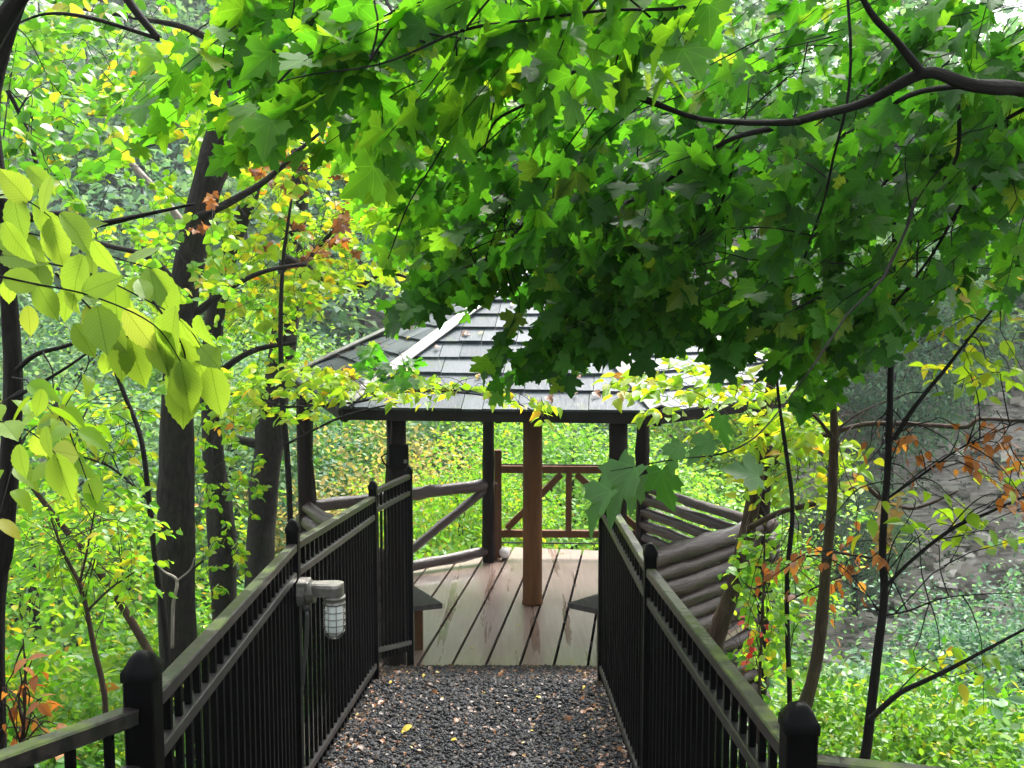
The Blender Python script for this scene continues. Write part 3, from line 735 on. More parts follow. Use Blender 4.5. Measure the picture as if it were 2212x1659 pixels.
# caged lamp on the second left post
def build_lamp():
    x, y, zt, wd = LP[2]; r = empty('caged_lamp', Vector((x + .04, y, zt - .4)), 'grey metal caged lamp with frosted jar, mounted on the left fence post', 'lamp')
    zc = P(660, 1278, y).z; o = Vector((x + wd / 2, y - .01, zc))
    q = MB()
    def cyl(q, p0, p1, r_, sides=18): q.tube([p0, p1], r_, sides)
    cyl(q, o + Vector((-.002, 0, .0)), o + Vector((.03, 0, 0)), .062); cyl(q, o + Vector((.03, 0, 0)), o + Vector((.062, 0, .006)), .052)
    q.frame_box(o + Vector((.02, 0, .035)), Vector((.024, 0, 0)), Vector((0, .05, 0)), Vector((0, 0, .02)), .004)
    q.build('junction_box', ALU, r)
    q = MB(); az = o.z + .012; L0, L1 = o.x + .052, o.x + .148; hw = .047
    prof_pts = [(L0, -hw * .75), (L1, -hw)] + [(L1 + hw * math.sin(t), -hw * math.cos(t)) for t in [math.pi * k / 10 for k in range(1, 10)]] + [(L1, hw), (L0, hw * .75)]
    n = len(prof_pts); b = len(q.v)
    for zz, sc in ((-.026, 1), (.012, 1), (.024, .9), (.03, .7)):
        for (a, c_) in prof_pts: q.v.append(Vector((L0 + (a - L0) * (.97 + .03 * sc), y + c_ * sc, az + zz)))
    for j in range(3):
        for k in range(n): k2 = (k + 1) % n; q.face((b + j * n + k, b + j * n + k2, b + (j + 1) * n + k2, b + (j + 1) * n + k))
    q.face([b + 3 * n + k for k in range(n)]); q.face([b + k for k in reversed(range(n))]); q.build('arm_hood', ALU, r)
    jo = Vector((L1 + .002, y, az - .03))
    q = MB(); q.lathe(jo, [(.050, 0), (.050, -.012), (.046, -.016), (.046, -.026), (.050, -.030), (.050, -.036), (.040, -.038)], 22); q.build('collar', ALU, r, True)
    jm, jn, jb = mat('frosted_jar_glass', .35); jb.inputs['Base Color'].default_value = (.62, .66, .64, 1); jb.inputs['Subsurface Weight'].default_value = .3; jb.inputs['Subsurface Radius'].default_value = (.02, .02, .02)
    q = MB(); q.lathe(jo, [(.036, -.037), (.040, -.05), (.041, -.13), (.038, -.155), (.028, -.172), (.014, -.182), (.002, -.185)], 24); q.build('glass_jar', jm, r, True)
    q = MB(); R_ = .047
    for k in range(4):
        a = math.pi * k / 4 + .35
        pts = []
        for sg in (1, -1):
            seg = [(R_, -.036), (R_, -.145), (R_ * .86, -.172), (R_ * .5, -.190), (0, -.196)]
            if sg == -1: seg = list(reversed(seg))[1:]
            pts += [jo + Vector((math.cos(a) * rr * sg, math.sin(a) * rr * sg, zz)) for rr, zz in seg]
        q.tube(pts, .0022, 6)
    for zz, rr in ((-.068, R_), (-.098, R_), (-.128, R_), (-.158, R_ * .93)):
        q.tube([jo + Vector((math.cos(2 * math.pi * t / 20) * rr, math.sin(2 * math.pi * t / 20) * rr, zz)) for t in range(21)], .0022, 6, cap=False)
    q.build('wire_cage', ALU, r, True)
    q = MB(); pts = [o + Vector((.03, 0, -.05)), o + Vector((.032, 0, -.12)), o + Vector((.026, 0, -.24)), o + Vector((.012, .0, -.33)), o + Vector((.006, .0, -.42))]
    q.tube([pts[0], pts[0] + Vector((0, 0, -.03))], .017, 10); q.tube(pts, .009, 8); q.build('cable', CONDUIT, r, True)
build_lamp()

# ------------------------------------------------------------------ trees and saplings described by their stems
def smooth_line(pts, n=6):
    """catmull-rom through (Vector, radius)"""
    out = []
    for i in range(len(pts) - 1):
        p0 = pts[max(i - 1, 0)]; p1 = pts[i]; p2 = pts[i + 1]; p3 = pts[min(i + 2, len(pts) - 1)]
        for k in range(n):
            t = k / n
            v = .5 * ((2 * p1[0]) + (p2[0] - p0[0]) * t + (2 * p0[0] - 5 * p1[0] + 4 * p2[0] - p3[0]) * t * t + (-p0[0] + 3 * p1[0] - 3 * p2[0] + p3[0]) * t ** 3)
            out.append((v, p1[1] + (p2[1] - p1[1]) * t))
    out.append(pts[-1]); return out
def stem_px(lst, Y=None):
    """(px, py, width_px[, depth]) -> [(Vector, radius)]"""
    out = []
    for e in lst:
        d = e[3] if len(e) > 3 else Y
        p = P(e[0], e[1], d); out.append((p, e[2] / 2 / F * d))
    return out
def to_ground(st, spread=1.25):
    """carry the lowest point of a stem down to the ground"""
    p, r = st[0]; g = ground(p.x, p.y) - .15
    if p.z > g:
        dx = (st[0][0] - st[1][0]); k = 0 if dx.z > -.05 else min(1.2, (p.z - g) / -dx.z * .25)
        st = [(Vector((p.x + dx.x * k, p.y + dx.y * k, g)), r * spread)] + st
    return st
def tube_of(st, sides=10, wob=.07, name='trunk', m=BARK_DARK, parent=None, n=6, knots=.15, jit=0.0):
    s_ = smooth_line(st, n); q = MB()
    pts = [a for a, b in s_]
    if jit: pts = [p + Vector((mnoise.noise(p * 3), mnoise.noise(p * 3 + Vector((9, 0, 0))), mnoise.noise(p * 3 + Vector((0, 9, 0))))) * jit for p in pts]
    q.tube(pts, [b for a, b in s_], sides, wob, seed=st[0][0].x * 3.1, knots=knots)
    return q.build(name, m, parent, True)
def inside(poly, x, y):
    c_ = False; n = len(poly)
    for i in range(n):
        (x1, y1), (x2, y2) = poly[i], poly[(i + 1) % n]
        if (y1 > y) != (y2 > y) and x < (x2 - x1) * (y - y1) / (y2 - y1) + x1: c_ = not c_
    return c_
def sample_poly(poly, n):
    xs = [p[0] for p in poly]; ys = [p[1] for p in poly]; out = []
    while len(out) < n:
        x, y = U(min(xs), max(xs)), U(min(ys), max(ys))
        if inside(poly, x, y): out.append((x, y))
    return out
def twig_cluster(c, base, q, leaves, n, size, length, droop=.35, face=.5, r0=.0026, tipdir=None):
    """a twig from base towards c that carries n leaves alternately along its outer half"""
    d = c - base; L = d.length
    if L > 1e-4: dn = d / L
    else: dn = rnd_dir()
    hd = Vector((dn.x, dn.y, dn.z * .5)) + rnd_dir() * .45
    if tipdir: hd = hd * .5 + tipdir
    hd.normalize()
    c = c - hd * length * .5 + Vector((0, 0, droop * length * .35)); end = c + hd * length + Vector((0, 0, -droop * length * .7))
    d = c - base; L = d.length
    if q is not None:
        if L < .1 * max(c.y, 3.0):
            k1 = base + d * .33 + Vector((0, 0, .10 * L)) + rnd_dir() * .05 * L; k2 = base + d * .7 + Vector((0, 0, .10 * L)) + rnd_dir() * .04 * L
            sm = smooth_line([(base, r0 * 1.2), (k1, r0), (k2, r0 * .85), (c, r0 * .7), (end, r0 * .3)], 3)
            q.tube([a_ for a_, b_ in sm], [b_ for a_, b_ in sm], 5, cap=False)
        else: q.tube([c - hd * length * .6, c, end], [r0, r0 * .8, r0 * .35], 5, cap=False)
    side = hd.cross(Vector((0, 0, 1)));
    if side.length < .1: side = Vector((1, 0, 0))
    side.normalize()
    for k in range(n):
        t = (k + .6) / n; p = c + (end - c) * t + rnd_dir() * size * .25
        sg = 1 if k % 2 else -1
        tip = hd * U(.3, .9) + side * sg * U(.5, 1.1) + Vector((0, 0, -U(.1, 1.0) * droop * 2)) + rnd_dir() * .25
        nr = Vector((0, 0, 1)) * (1 - face) + rnd_dir() * face * 1.1 + Vector((0, -1, 0)) * U(0, .5) * face
        leaves.append((p, tip, nr, size * U(.72, 1.2)))
def nearest(stems, c):
    best = None; bd = 1e9
    for s_ in stems:
        for a, _ in s_:
            dd = (a - c).length
            if dd < bd: bd = dd; best = a
    return best
def near_some(stems, c):
    pts = [(a, (a - c).length) for s_ in stems for a, _ in s_]; m_ = min(b for a, b in pts)
    return random.choice([a for a, b in pts if b < m_ + .35])
def foliage_fields(root, stems, fields, m_twig, tipdir=None):
    """fields: (polygon, clusters, (d0, d1), leaf template, material, size, leaves per cluster, length, droop, face)"""
    allq = MB(); dense = [smooth_line(s_, 5) for s_ in stems]
    for k, (poly, n, (d0, d1), tpl, lm, size, per, length, droop, face) in enumerate(fields):
        lv = []
        for (x, y) in sample_poly(poly, n):
            c_ = P(x, y, U(d0, d1)); b_ = near_some(dense, c_)
            if (b_ - c_).length > 2.2: b_ = c_ + (b_ - c_).normalized() * U(.5, 1.2)
            twig_cluster(c_, b_, allq, lv, per, size, length, droop, face, tipdir=tipdir)
        leaf_obj('foliage', tpl, lv, lm, root)
    if allq.v: allq.build('twigs', m_twig, root, True)

def px_tree(name, label, cat, stems, material, fields=(), group=None, names=None, grounded=True, twig=None, wob=.07, jit=0):
    st = [stem_px(s_[0], s_[1]) for s_ in stems]
    if grounded: st[0] = to_ground(st[0])
    root = empty(name, st[0][0][0], label, cat, group)
    for i, s_ in enumerate(st):
        tube_of(s_, 12 if i == 0 else 8, wob, 'trunk' if i == 0 else 'branch', material, root, jit=jit)
    if fields: foliage_fields(root, st, fields, twig or material)
    return root

# big dark tree behind the left fence
px_tree('large_tree', 'thick dark trunk curving right, nearest of the three big trunks behind the left fence', 'tree',
    [([(386, 1470, 84), (380, 1150, 80), (384, 900, 72), (398, 640, 62), (432, 460, 66), (482, 270, 62), (503, 100, 48), (520, -80, 40)], 8.2),
     ([(395, 640, 22), (330, 560, 14), (230, 530, 10), (120, 500, 8)], 8.2),
     ([(430, 470, 20), (560, 400, 14), (640, 330, 9), (700, 280, 6)], 8.0),
     ([(505, 110, 22), (400, 60, 13), (300, 40, 9), (180, 20, 6)], 8.0),
     ([(398, 700, 20), (470, 640, 14), (560, 590, 10), (660, 570, 7)], 8.2)], BARK_DARK,
    [([(325, 470), (530, 470), (470, 880), (320, 880)], 24, (6.6, 7.8), ROUND, L_LIME, .07, 11, .36, .3, .6),
     ([(60, 120), (520, 60), (760, 260), (800, 520), (640, 640), (420, 640), (150, 520)], 140, (8.7, 11), ROUND, L_LIME, .085, 13, .42, .3, .6),
     ([(420, 280), (860, 250), (880, 590), (600, 700), (430, 640)], 130, (8.7, 11.5), ROUND, L_YELLOW, .095, 13, .42, .3, .6),
     ([(0, 0), (620, 0), (420, 180), (260, 330), (0, 330)], 75, (5.5, 9), ROUND, L_GREEN, .075, 12, .42, .3, .6)])
px_tree('leaning_tree', 'slender dark trunk leaning left between the two thicker ones behind the left fence', 'tree',
    [([(486, 1330, 56), (478, 1150, 62), (462, 980, 46), (455, 800, 42), (480, 600, 38), (540, 420, 34), (600, 200, 28), (640, -60, 24)], 11),
     ([(456, 820, 18), (540, 760, 12), (640, 740, 8)], 11)], BARK_DARK,
    [([(430, 560), (640, 560), (640, 900), (440, 940)], 70, (11.2, 13.5), ROUND, L_LIME, .09, 14, .4, .3, .6)])
px_tree('leaning_tree', 'straight dark trunk behind the left fence, nearest to the gazebo roof', 'tree',
    [([(560, 1260, 62), (572, 1050, 64), (592, 880, 60), (612, 740, 56), (628, 560, 50), (650, 320, 44), (670, 0, 36), (680, -160, 30)], 12.5),
     ([(560, 960, 24), (470, 540 + 400, 10)], 12.5),
     ([(612, 560, 30), (700, 600, 24), (755, 625, 14), (830, 590, 8), (880, 600, 6)], 10.5),
     ([(640, 590, 14), (700, 520, 9), (740, 480, 6)], 10.5)], BARK_DARK,
    [([(620, 430), (900, 430), (860, 600), (700, 650), (600, 660)], 78, (10.5, 12.8), ROUND, L_LIME, .09, 13, .4, .3, .6),
     ([(540, 280), (800, 300), (800, 560), (560, 560)], 26, (8.5, 11), MAPLE, L_RUST, .085, 8, .3, .3, .6),
     ([(380, 400), (470, 400), (470, 520), (380, 520)], 2, (7.3, 7.8), MAPLE, L_RUST, .06, 6, .2, .3, .6)])
px_tree('edge_tree', 'thin black trunk at the left edge with a spray of large yellow green leaves', 'tree',
    [([(-12, 1420, 46), (8, 1180, 42), (22, 980, 40), (28, 840, 40), (24, 700, 36), (12, 560, 30), (0, 400, 26), (-10, 200, 22), (60, -60, 34)], 3.0),
     ([(36, 800, 13), (80, 765, 11), (158, 742, 8), (220, 700, 4)], 2.9),
     ([(30, 860, 9), (150, 790, 6), (270, 700, 4)], 2.8),
     ([(-40, 120, 50), (10, 40, 40), (60, -30, 34)], 2.6),
     ([(-20, 470, 22), (60, 470, 22), (150, 465, 18), (200, 485, 16), (320, 462, 8), (420, 440, 5)], 3.6),
     ([(240, -60, 20), (290, 20, 18), (345, 85, 14)], 4.5),
     ([(345, 85, 8), (200, 40, 9), (100, 30, 6), (20, 60, 4)], 4.5),
     ([(-30, 120, 7), (40, 240, 10), (75, 340, 9), (90, 440, 6)], 4.2)], BARK_BLACK,
    [([(0, 120), (150, 150), (260, 420), (60, 460), (0, 420)], 26, (3.8, 5), ROUND, L_GREEN, .055, 10, .3, .3, .6),
     ([(0, 860), (170, 840), (200, 1080), (0, 1120)], 10, (2.4, 3.0), OVATE, L_YELLOW, .075, 5, .16, .6, .35)])

# large veined leaves close to the camera: part of that edge tree
def big_spray():
    root = [o for o in bpy.data.objects if o.name.startswith('edge_tree')][0]
    tw = [[(-40, 545), (60, 560), (190, 590), (300, 640), (400, 700), (455, 790)], [(-40, 480), (40, 500), (140, 520), (260, 560), (330, 580)],
          [(-30, 590), (60, 610), (200, 640), (330, 700), (390, 780)], [(120, 590), (180, 650), (230, 700), (280, 730)], [(-40, 430), (20, 420), (70, 440), (110, 470)],
          [(330, 650), (380, 720), (400, 770), (395, 810)], [(-40, 900), (60, 930), (120, 980)]]
    lv = []
    for ti, t in enumerate(tw):
        q = MB()
        Yd = (1.32, 1.40, 1.26, 1.34, 1.36, 1.30, 1.5)[ti]; st = smooth_line([(P(x, y, Yd), .0016) for x, y in t], 6)
        pts = [a for a, b in st]; q.tube(pts, [.0016 * (1 - .6 * k / len(pts)) for k in range(len(pts))], 6, cap=False); q.build('twig', BARK_BLACK, root, True)
        n = len(pts); step = 4
        for k in range(3, n, step):
            sg = 1 if (k // step) % 2 else -1
            tg = (pts[min(k + 1, n - 1)] - pts[k - 1]).normalized()
            tip = tg * U(.2, .8) + Vector((0, 0, -1)) * (U(.5, 1.3) if sg > 0 else U(-.5, .45)) + Vector((U(-.5, .3), U(-.6, .6), 0))
            nr = Vector((U(-.8, .8), -1, U(-.1, 1.6)))
            lv.append((pts[k], tip, nr, U(.040, .068)))
        lv.append((pts[-1], (pts[-1] - pts[-3]) + Vector((0, 0, -.03)), Vector((U(-.3, .3), -1, .5)), U(.06, .08)))
    for (x, y, s_) in ((250, 640, .1), (300, 720, .105), (410, 780, .10), (350, 790, .09), (130, 500, .09), (80, 470, .08), (210, 700, .09), (60, 400, .07), (270, 760, .08), (380, 700, .1), (90, 590, .09), (180, 590, .1), (40, 1000, .07), (100, 960, .06), (90, 880, .06), (150, 660, .07), (200, 560, .07), (300, 640, .07), (330, 760, .08), (385, 830, .08), (430, 720, .07), (20, 640, .06), (160, 740, .07), (240, 790, .07), (110, 420, .07), (10, 520, .08), (60, 700, .06)):
        lv.append((P(x, y - 40, 1.25 + U(0, .2)), Vector((U(-.5, .7), U(-.2, .2), -U(.4, 1))), Vector((U(-.9, .9), -1, U(-.3, 1.3))), s_ * .68))
    leaf_obj('large_leaves', SERR, lv, L_BEECH, root)
big_spray()

# saplings left
px_tree('sapling', 'straight thin dark sapling between the left trunks and the gazebo', 'sapling',
    [([(629, 1180, 13), (622, 1010, 13), (610, 860, 12), (606, 700, 10), (612, 560, 8), (630, 430, 5)], 8.6),
     ([(612, 880, 5), (760, 870, 5), (900, 845, 4), (1080, 860, 3), (1185, 905, 2)], 7.9),
     ([(618, 960, 5), (740, 900, 5), (860, 870, 3)], 8.2),
     ([(610, 880, 4), (520, 850, 4), (430, 870, 3)], 8.2)], BARK_BLACK,
    [([(460, 800), (700, 780), (900, 800), (1180, 860), (1195, 900), (1060, 885), (860, 880), (640, 930), (470, 920)], 64, (7.2, 8.3), OVATE, L_YELLOW, .085, 8, .3, .25, .5),
     ([(620, 800), (860, 790), (840, 850), (620, 850)], 10, (7.2, 8.4), OVATE, L_YELLOW, .085, 8, .3, .25, .5),
     ([(760, 700), (880, 720), (900, 860), (800, 850)], 9, (6.4, 7.2), MAPLE, L_MAPLE, .08, 6, .25, .3, .5)])
px_tree('sapling', 'curved thin dark sapling rising in front of the thickest left trunk', 'sapling',
    [([(358, 1380, 15), (338, 1230, 14), (322, 1080, 12), (305, 950, 11), (272, 860, 10), (240, 780, 7)], 6.2),
     ([(320, 1080, 6), (240, 1010, 5), (150, 980, 4)], 6.2),
     ([(372, 1290, 7), (395, 1250, 6), (440, 1210, 4)], 6.0)], BARK_BLACK,
    [([(30, 840), (330, 880), (330, 1080), (200, 1120), (40, 1040)], 50, (5.5, 7.5), OVATE, L_LIME, .07, 11, .3, .3, .5),
     ([(400, 870), (560, 850), (560, 1250), (440, 1290)], 34, (8.4, 9.5), ROUND, L_LIME, .068, 10, .3, .3, .5)])
px_tree('sapling', 'forked thin brown sapling low on the left slope', 'sapling',
    [([(230, 1570, 13), (222, 1480, 13), (203, 1400, 12), (188, 1320, 10), (172, 1262, 9), (140, 1200, 7), (110, 1120, 4)], 5.2),
     ([(188, 1320, 6), (240, 1270, 5), (300, 1230, 3)], 5.2), ([(172, 1262, 6), (190, 1180, 5), (205, 1100, 3)], 5.2)], BARK_RED,
    [([(20, 1080), (340, 1080), (330, 1300), (30, 1260)], 80, (4.8, 7), OVATE, L_LIME, .055, 11, .3, .3, .5)])
px_tree('dead_stem', 'long leaning dead stem sloping down right behind the left fence', 'dead branch',
    [([(345, 1450, 18), (300, 1370, 18), (225, 1250, 16), (130, 1130, 13), (60, 1040, 9), (10, 970, 6)], 6.8)], BARK_RED, grounded=False)
px_tree('dead_stem', 'pale brown broken dead stem leaning in the upper left', 'dead branch',
    [([(395, 482, 16), (350, 425, 15), (290, 360, 13), (245, 310, 9), (228, 245, 3)], 12.0)], BARK_GREY, grounded=False)
px_tree('dead_stem', 'thin pale forked dead twig in front of the dark left trunk', 'dead branch',
    [([(372, 1400, 7), (374, 1310, 8), (382, 1255, 7), (355, 1235, 4), (335, 1215, 2)], 5.6), ([(382, 1255, 5), (410, 1232, 4), (420, 1205, 2)], 5.6)], BARK_GREY, grounded=False)

# saplings right
px_tree('sapling', 'thick reddish brown leaning stem in front of the right log wall', 'sapling',
    [([(1535, 1440, 42), (1548, 1380, 40), (1590, 1250, 34), (1620, 1120, 32), (1645, 970, 27), (1660, 860, 22), (1690, 700, 14)], 6.9),
     ([(1618, 1140, 15), (1690, 1105, 13), (1780, 1082, 12), (1862, 1052, 10), (1905, 1078, 9), (1975, 1098, 8), (2070, 1060, 5)], 6.6),
     ([(1655, 1010, 15), (1730, 960, 13), (1800, 935, 11), (1880, 915, 10), (2000, 918, 10), (2085, 922, 9), (2120, 905, 8), (2230, 912, 5)], 6.6),
     ([(1800, 935, 6), (1860, 890, 4), (1960, 850, 3)], 6.6)], BARK_RED,
    [([(1360, 780), (1620, 800), (1800, 880), (1780, 980), (1600, 930), (1420, 920), (1340, 860)], 70, (6.0, 7.2), OVATE, L_YELLOW, .09, 7, .28, .25, .5),
     ([(1520, 940), (1860, 940), (1860, 1100), (1600, 1080)], 40, (6, 7), OVATE, L_YELLOW, .085, 6, .28, .3, .5),
     ([(1560, 1150), (1700, 1150), (1700, 1480), (1620, 1420)], 26, (6.2, 7.2), ROUND, L_LIME, .06, 8, .3, .3, .5)])
px_tree('sapling', 'very thin straight black sapling beside the reddish leaning stem', 'sapling',
    [([(1706, 1540, 12), (1702, 1400, 11), (1700, 1250, 10), (1712, 1100, 10), (1700, 990, 9), (1682, 860, 7), (1675, 760, 4)], 6.0),
     ([(1700, 1300, 5), (1760, 1270, 4), (1830, 1240, 3)], 6.0)], BARK_BLACK,
    [([(1640, 1180), (1790, 1180), (1780, 1330), (1650, 1330)], 18, (5.6, 6.6), OVATE, L_LIME, .06, 8, .28, .3, .5)])
px_tree('sapling', 'smooth brown young trunk rising behind the near right fence post', 'sapling',
    [([(1728, 1600, 30), (1745, 1510, 28), (1768, 1400, 26), (1785, 1220, 23), (1797, 1080, 21), (1802, 950, 18), (1798, 860, 14), (1780, 700, 10)], 4.9),
     ([(1790, 1190, 6), (1850, 1200, 6), (1920, 1210, 4)], 4.9), ([(1800, 950, 10), (1760, 900, 7), (1700, 870, 4)], 4.9)], BARK_BROWN,
    [([(1700, 1150), (1850, 1160), (1850, 1330), (1720, 1330)], 8, (4.6, 5.2), OVATE, L_RUST, .055, 4, .22, .9, .4)])
px_tree('sapling', 'tall thin black sapling standing nearest on the right with rusty drooping leaves', 'sapling',
    [([(1862, 1720, 24), (1874, 1600, 22), (1892, 1440, 19), (1910, 1290, 18), (1906, 1180, 16), (1918, 1000, 15), (1924, 800, 13), (1928, 640, 11), (1932, 480, 8)], 4.0),
     ([(1872, 1560, 14), (1940, 1500, 12), (2000, 1470, 11), (2080, 1430, 9), (2230, 1350, 5)], 3.9),
     ([(1908, 1272, 9), (1970, 1210, 8), (2060, 1140, 8), (2130, 1110, 7), (2230, 1065, 4)], 3.9),
     ([(1930, 950, 12), (1975, 880, 10), (2040, 800, 8), (2110, 710, 6), (2160, 650, 3)], 4.0),
     ([(1912, 1080, 6), (2000, 1020, 5), (2090, 960, 4), (2230, 900, 3)], 4.0),
     ([(1905, 1330, 5), (1960, 1320, 4), (2050, 1290, 3), (2200, 1280, 2)], 4.0)], BARK_BLACK,
    [([(2080, 920), (2230, 930), (2230, 1120), (2120, 1080)], 22, (3.7, 4.6), OVATE, L_RUST, .05, 4, .18, .9, .35),
     ([(1860, 930), (2040, 900), (2060, 1020), (1920, 1010)], 8, (3.9, 4.8), OVATE, L_RUST, .048, 4, .18, .9, .35),
     ([(1660, 1190), (1930, 1190), (1930, 1260), (1680, 1260)], 12, (3.8, 4.8), OVATE, L_RUST, .046, 4, .2, .9, .35),
     ([(1850, 960), (2220, 1000), (2220, 1200), (1900, 1180)], 20, (3.7, 4.6), OVATE, L_YELLOW, .068, 4, .2, .3, .4),
     ([(1950, 1400), (2200, 1360), (2150, 1480), (1960, 1480)], 6, (3.7, 4.2), OVATE, L_YELLOW, .065, 4, .2, .3, .4),
     ([(2060, 600), (2220, 560), (2220, 900), (1990, 800)], 24, (3.8, 5), OVATE, L_YELLOW, .065, 6, .22, .4, .45),
     ([(1870, 1060), (1990, 1080), (1990, 1200), (1850, 1200)], 5, (4.2, 4.8), MAPLE, L_TAN, .062, 5, .16, .9, .4)])

# ------------------------------------------------------------------ the big maple whose boughs hang over the view
def maple():
    trunk = [(Vector((3.5, 3.6, ground(3.5, 3.6) - .2)), .24), (Vector((3.45, 3.6, 2.0)), .20), (Vector((3.3, 3.5, 4.0)), .18), (Vector((3.2, 3.4, 6.5)), .15), (Vector((3.0, 3.3, 9)), .09)]
    root = empty('maple_tree', trunk[0][0], 'large maple with dark green lobed leaves hanging over the upper right of the view', 'tree')
    tube_of(trunk, 14, .06, 'trunk', BARK_DARK, root)
    L = [([(2900, 300, 50, 3.5), (2500, 240, 44, 3.3), (2212, 192, 38, 3.2), (2100, 180, 34, 3.1), (1985, 155, 30, 3.1), (1850, 222, 24, 3.2), (1715, 265, 19, 3.3), (1600, 290, 15, 3.4), (1510, 340, 12, 3.5), (1350, 432, 11, 3.7), (1250, 470, 9, 3.8), (1150, 504, 7, 3.9), (1030, 580, 5, 4.0)]),
         ([(1985, 157, 22, 3.1), (1930, 90, 19, 3.05), (1878, 25, 16, 3.0), (1830, -80, 12, 3.0)]),
         ([(2080, 180, 16, 3.1), (1960, 215, 14, 3.3), (1860, 262, 11, 3.6), (1760, 330, 8, 3.9), (1640, 420, 6, 4.1), (1500, 560, 4, 4.3)]),
         ([(2500, 150, 16, 3.4), (2212, 233, 11, 3.6), (2050, 320, 9, 3.8), (1900, 410, 7, 4.0), (1760, 500, 5, 4.2), (1600, 640, 3, 4.3)]),
         ([(2400, 200, 14, 3.5), (2212, 270, 11, 3.6), (2130, 380, 10, 3.7), (2050, 490, 8, 3.8), (1965, 602, 6, 3.9), (1900, 700, 4, 4)]),
         ([(2060, 230, 9, 3.4), (2050, 330, 8, 3.5), (2000, 450, 6, 3.6), (1985, 600, 4, 3.7)]),
         ([(1850, -60, 9, 3.3), (1842, 60, 8, 3.3), (1815, 260, 8, 3.4), (1765, 455, 6, 3.5), (1740, 560, 4, 3.6)]),
         ([(1000, 80, 8, 2.9), (1074, 110, 13, 2.9), (1225, 163, 15, 2.9), (1375, 215, 14, 2.9), (1520, 250, 14, 3.0), (1715, 265, 16, 3.2)]),
         ([(1240, 172, 8, 2.9), (1150, 215, 7, 3.0), (1060, 260, 6, 3.1), (1030, 330, 4, 3.2)]),
         ([(1090, 95, 6, 2.9), (1045, 130, 6, 3.0), (960, 300, 5, 3.2), (880, 440, 4, 3.4), (830, 560, 3, 3.5)]),
         ([(1690, -80, 12, 2.6), (1500, 20, 9, 2.5), (1250, 50, 8, 2.4), (1000, 70, 6, 2.4), (800, 130, 5, 2.4), (600, 180, 3, 2.5)]),
         ([(1000, -60, 8, 2.6), (850, 30, 6, 2.7), (650, 90, 5, 2.9), (480, 150, 4, 3.0)]),
         ([(1600, 300, 8, 3.5), (1550, 450, 7, 3.7), (1420, 620, 6, 3.9), (1300, 700, 5, 4.0), (1150, 790, 3, 4.1)]),
         ([(1965, 602, 5, 3.9), (1800, 620, 5, 4.0), (1650, 700, 4, 4.1), (1560, 800, 3, 4.2)]),
         ([(1640, 420, 6, 4.1), (1300, 640, 4, 4.3), (1240, 720, 3, 4.4)]),
         ([(1730, 830, 4, 2.6), (1650, 920, 4, 2.4), (1560, 970, 4, 2.3), (1440, 1000, 4, 2.2), (1330, 1030, 2, 2.15)]),
         ([(1980, 420, 9, 3.2), (1900, 600, 6, 3.0), (1730, 830, 4, 2.6)])]
    st = [[(p_, r_ * .82) for p_, r_ in stem_px(l)] for l in L]
    for s_ in st: tube_of(s_, 8, .06, 'branch', BARK_BLACK, root, 5, .5, jit=.035)
    F_ = [([(940, 560), (1120, 540), (1130, 625), (960, 650)], 9, (3.8, 4.4), MAPLE, L_MAPLE_LIT, .08, 7, .2, .42, .6),
          ([(1090, 690), (1260, 670), (1240, 780), (1085, 830)], 9, (3.8, 4.3), MAPLE, L_MAPLE, .08, 6, .2, .42, .6),
          ([(880, 560), (980, 580), (940, 690), (870, 700)], 6, (3.8, 4.3), MAPLE, L_MAPLE_LIT, .08, 6, .2, .42, .6),
          ([(1120, 520), (1420, 520), (1420, 660), (1260, 700), (1130, 610)], 16, (3.7, 4.7), MAPLE, L_MAPLE, .082, 8, .24, .42, .6),
          ([(2030, 150), (2230, 130), (2230, 420), (2030, 400)], 26, (3.4, 4.8), MAPLE, L_MAPLE, .09, 9, .3, .42, .6),
          ([(1000, 250), (1500, 150), (1560, 330), (1300, 470), (1000, 440)], 44, (3.2, 4.8), MAPLE, L_MAPLE, .088, 8, .30, .42, .6),
          ([(1450, 120), (1700, -40), (2060, -40), (2110, 130), (2230, 150), (2230, 330), (1500, 420)], 92, (3.3, 5.6), MAPLE, L_MAPLE, .092, 9, .32, .42, .6),
          ([(1300, 400), (2230, 300), (2230, 600), (1850, 640), (1500, 620)], 106, (3.5, 5.8), MAPLE, L_MAPLE, .092, 9, .32, .42, .6),
          ([(1030, 430), (1480, 360), (1560, 620), (1300, 670), (1160, 620), (1000, 620), (900, 680), (900, 600)], 76, (3.5, 4.8), MAPLE, L_MAPLE, .084, 8, .26, .42, .6),
          ([(1320, 620), (1640, 600), (1560, 700), (1330, 740), (1120, 800), (1190, 720)], 34, (3.7, 4.5), MAPLE, L_MAPLE, .082, 8, .22, .42, .6),
          ([(1600, 600), (1880, 620), (2060, 640), (2040, 690), (1840, 800), (1800, 850), (1730, 760), (1560, 760)], 46, (3.4, 4.8), MAPLE, L_MAPLE, .088, 8, .24, .42, .6),
          ([(760, 280), (1050, 230), (1080, 420), (960, 560), (800, 540)], 56, (3.8, 5.4), MAPLE, L_MAPLE_LIT, .084, 8, .28, .4, .6),
          ([(500, -40), (1550, -40), (1480, 130), (1050, 200), (860, 280), (640, 240), (560, 120)], 78, (2.4, 3.6), MAPLE, L_MAPLE_LIT, .090, 9, .3, .3, .55),
          ([(300, 150), (560, 120), (840, 260), (560, 300), (380, 250)], 18, (2.8, 3.6), MAPLE, L_MAPLE_LIT, .082, 9, .3, .35, .55)]
    foliage_fields(root, st, F_, BARK_BLACK, Vector((-.62, -.1, -.38)))
    lv = []
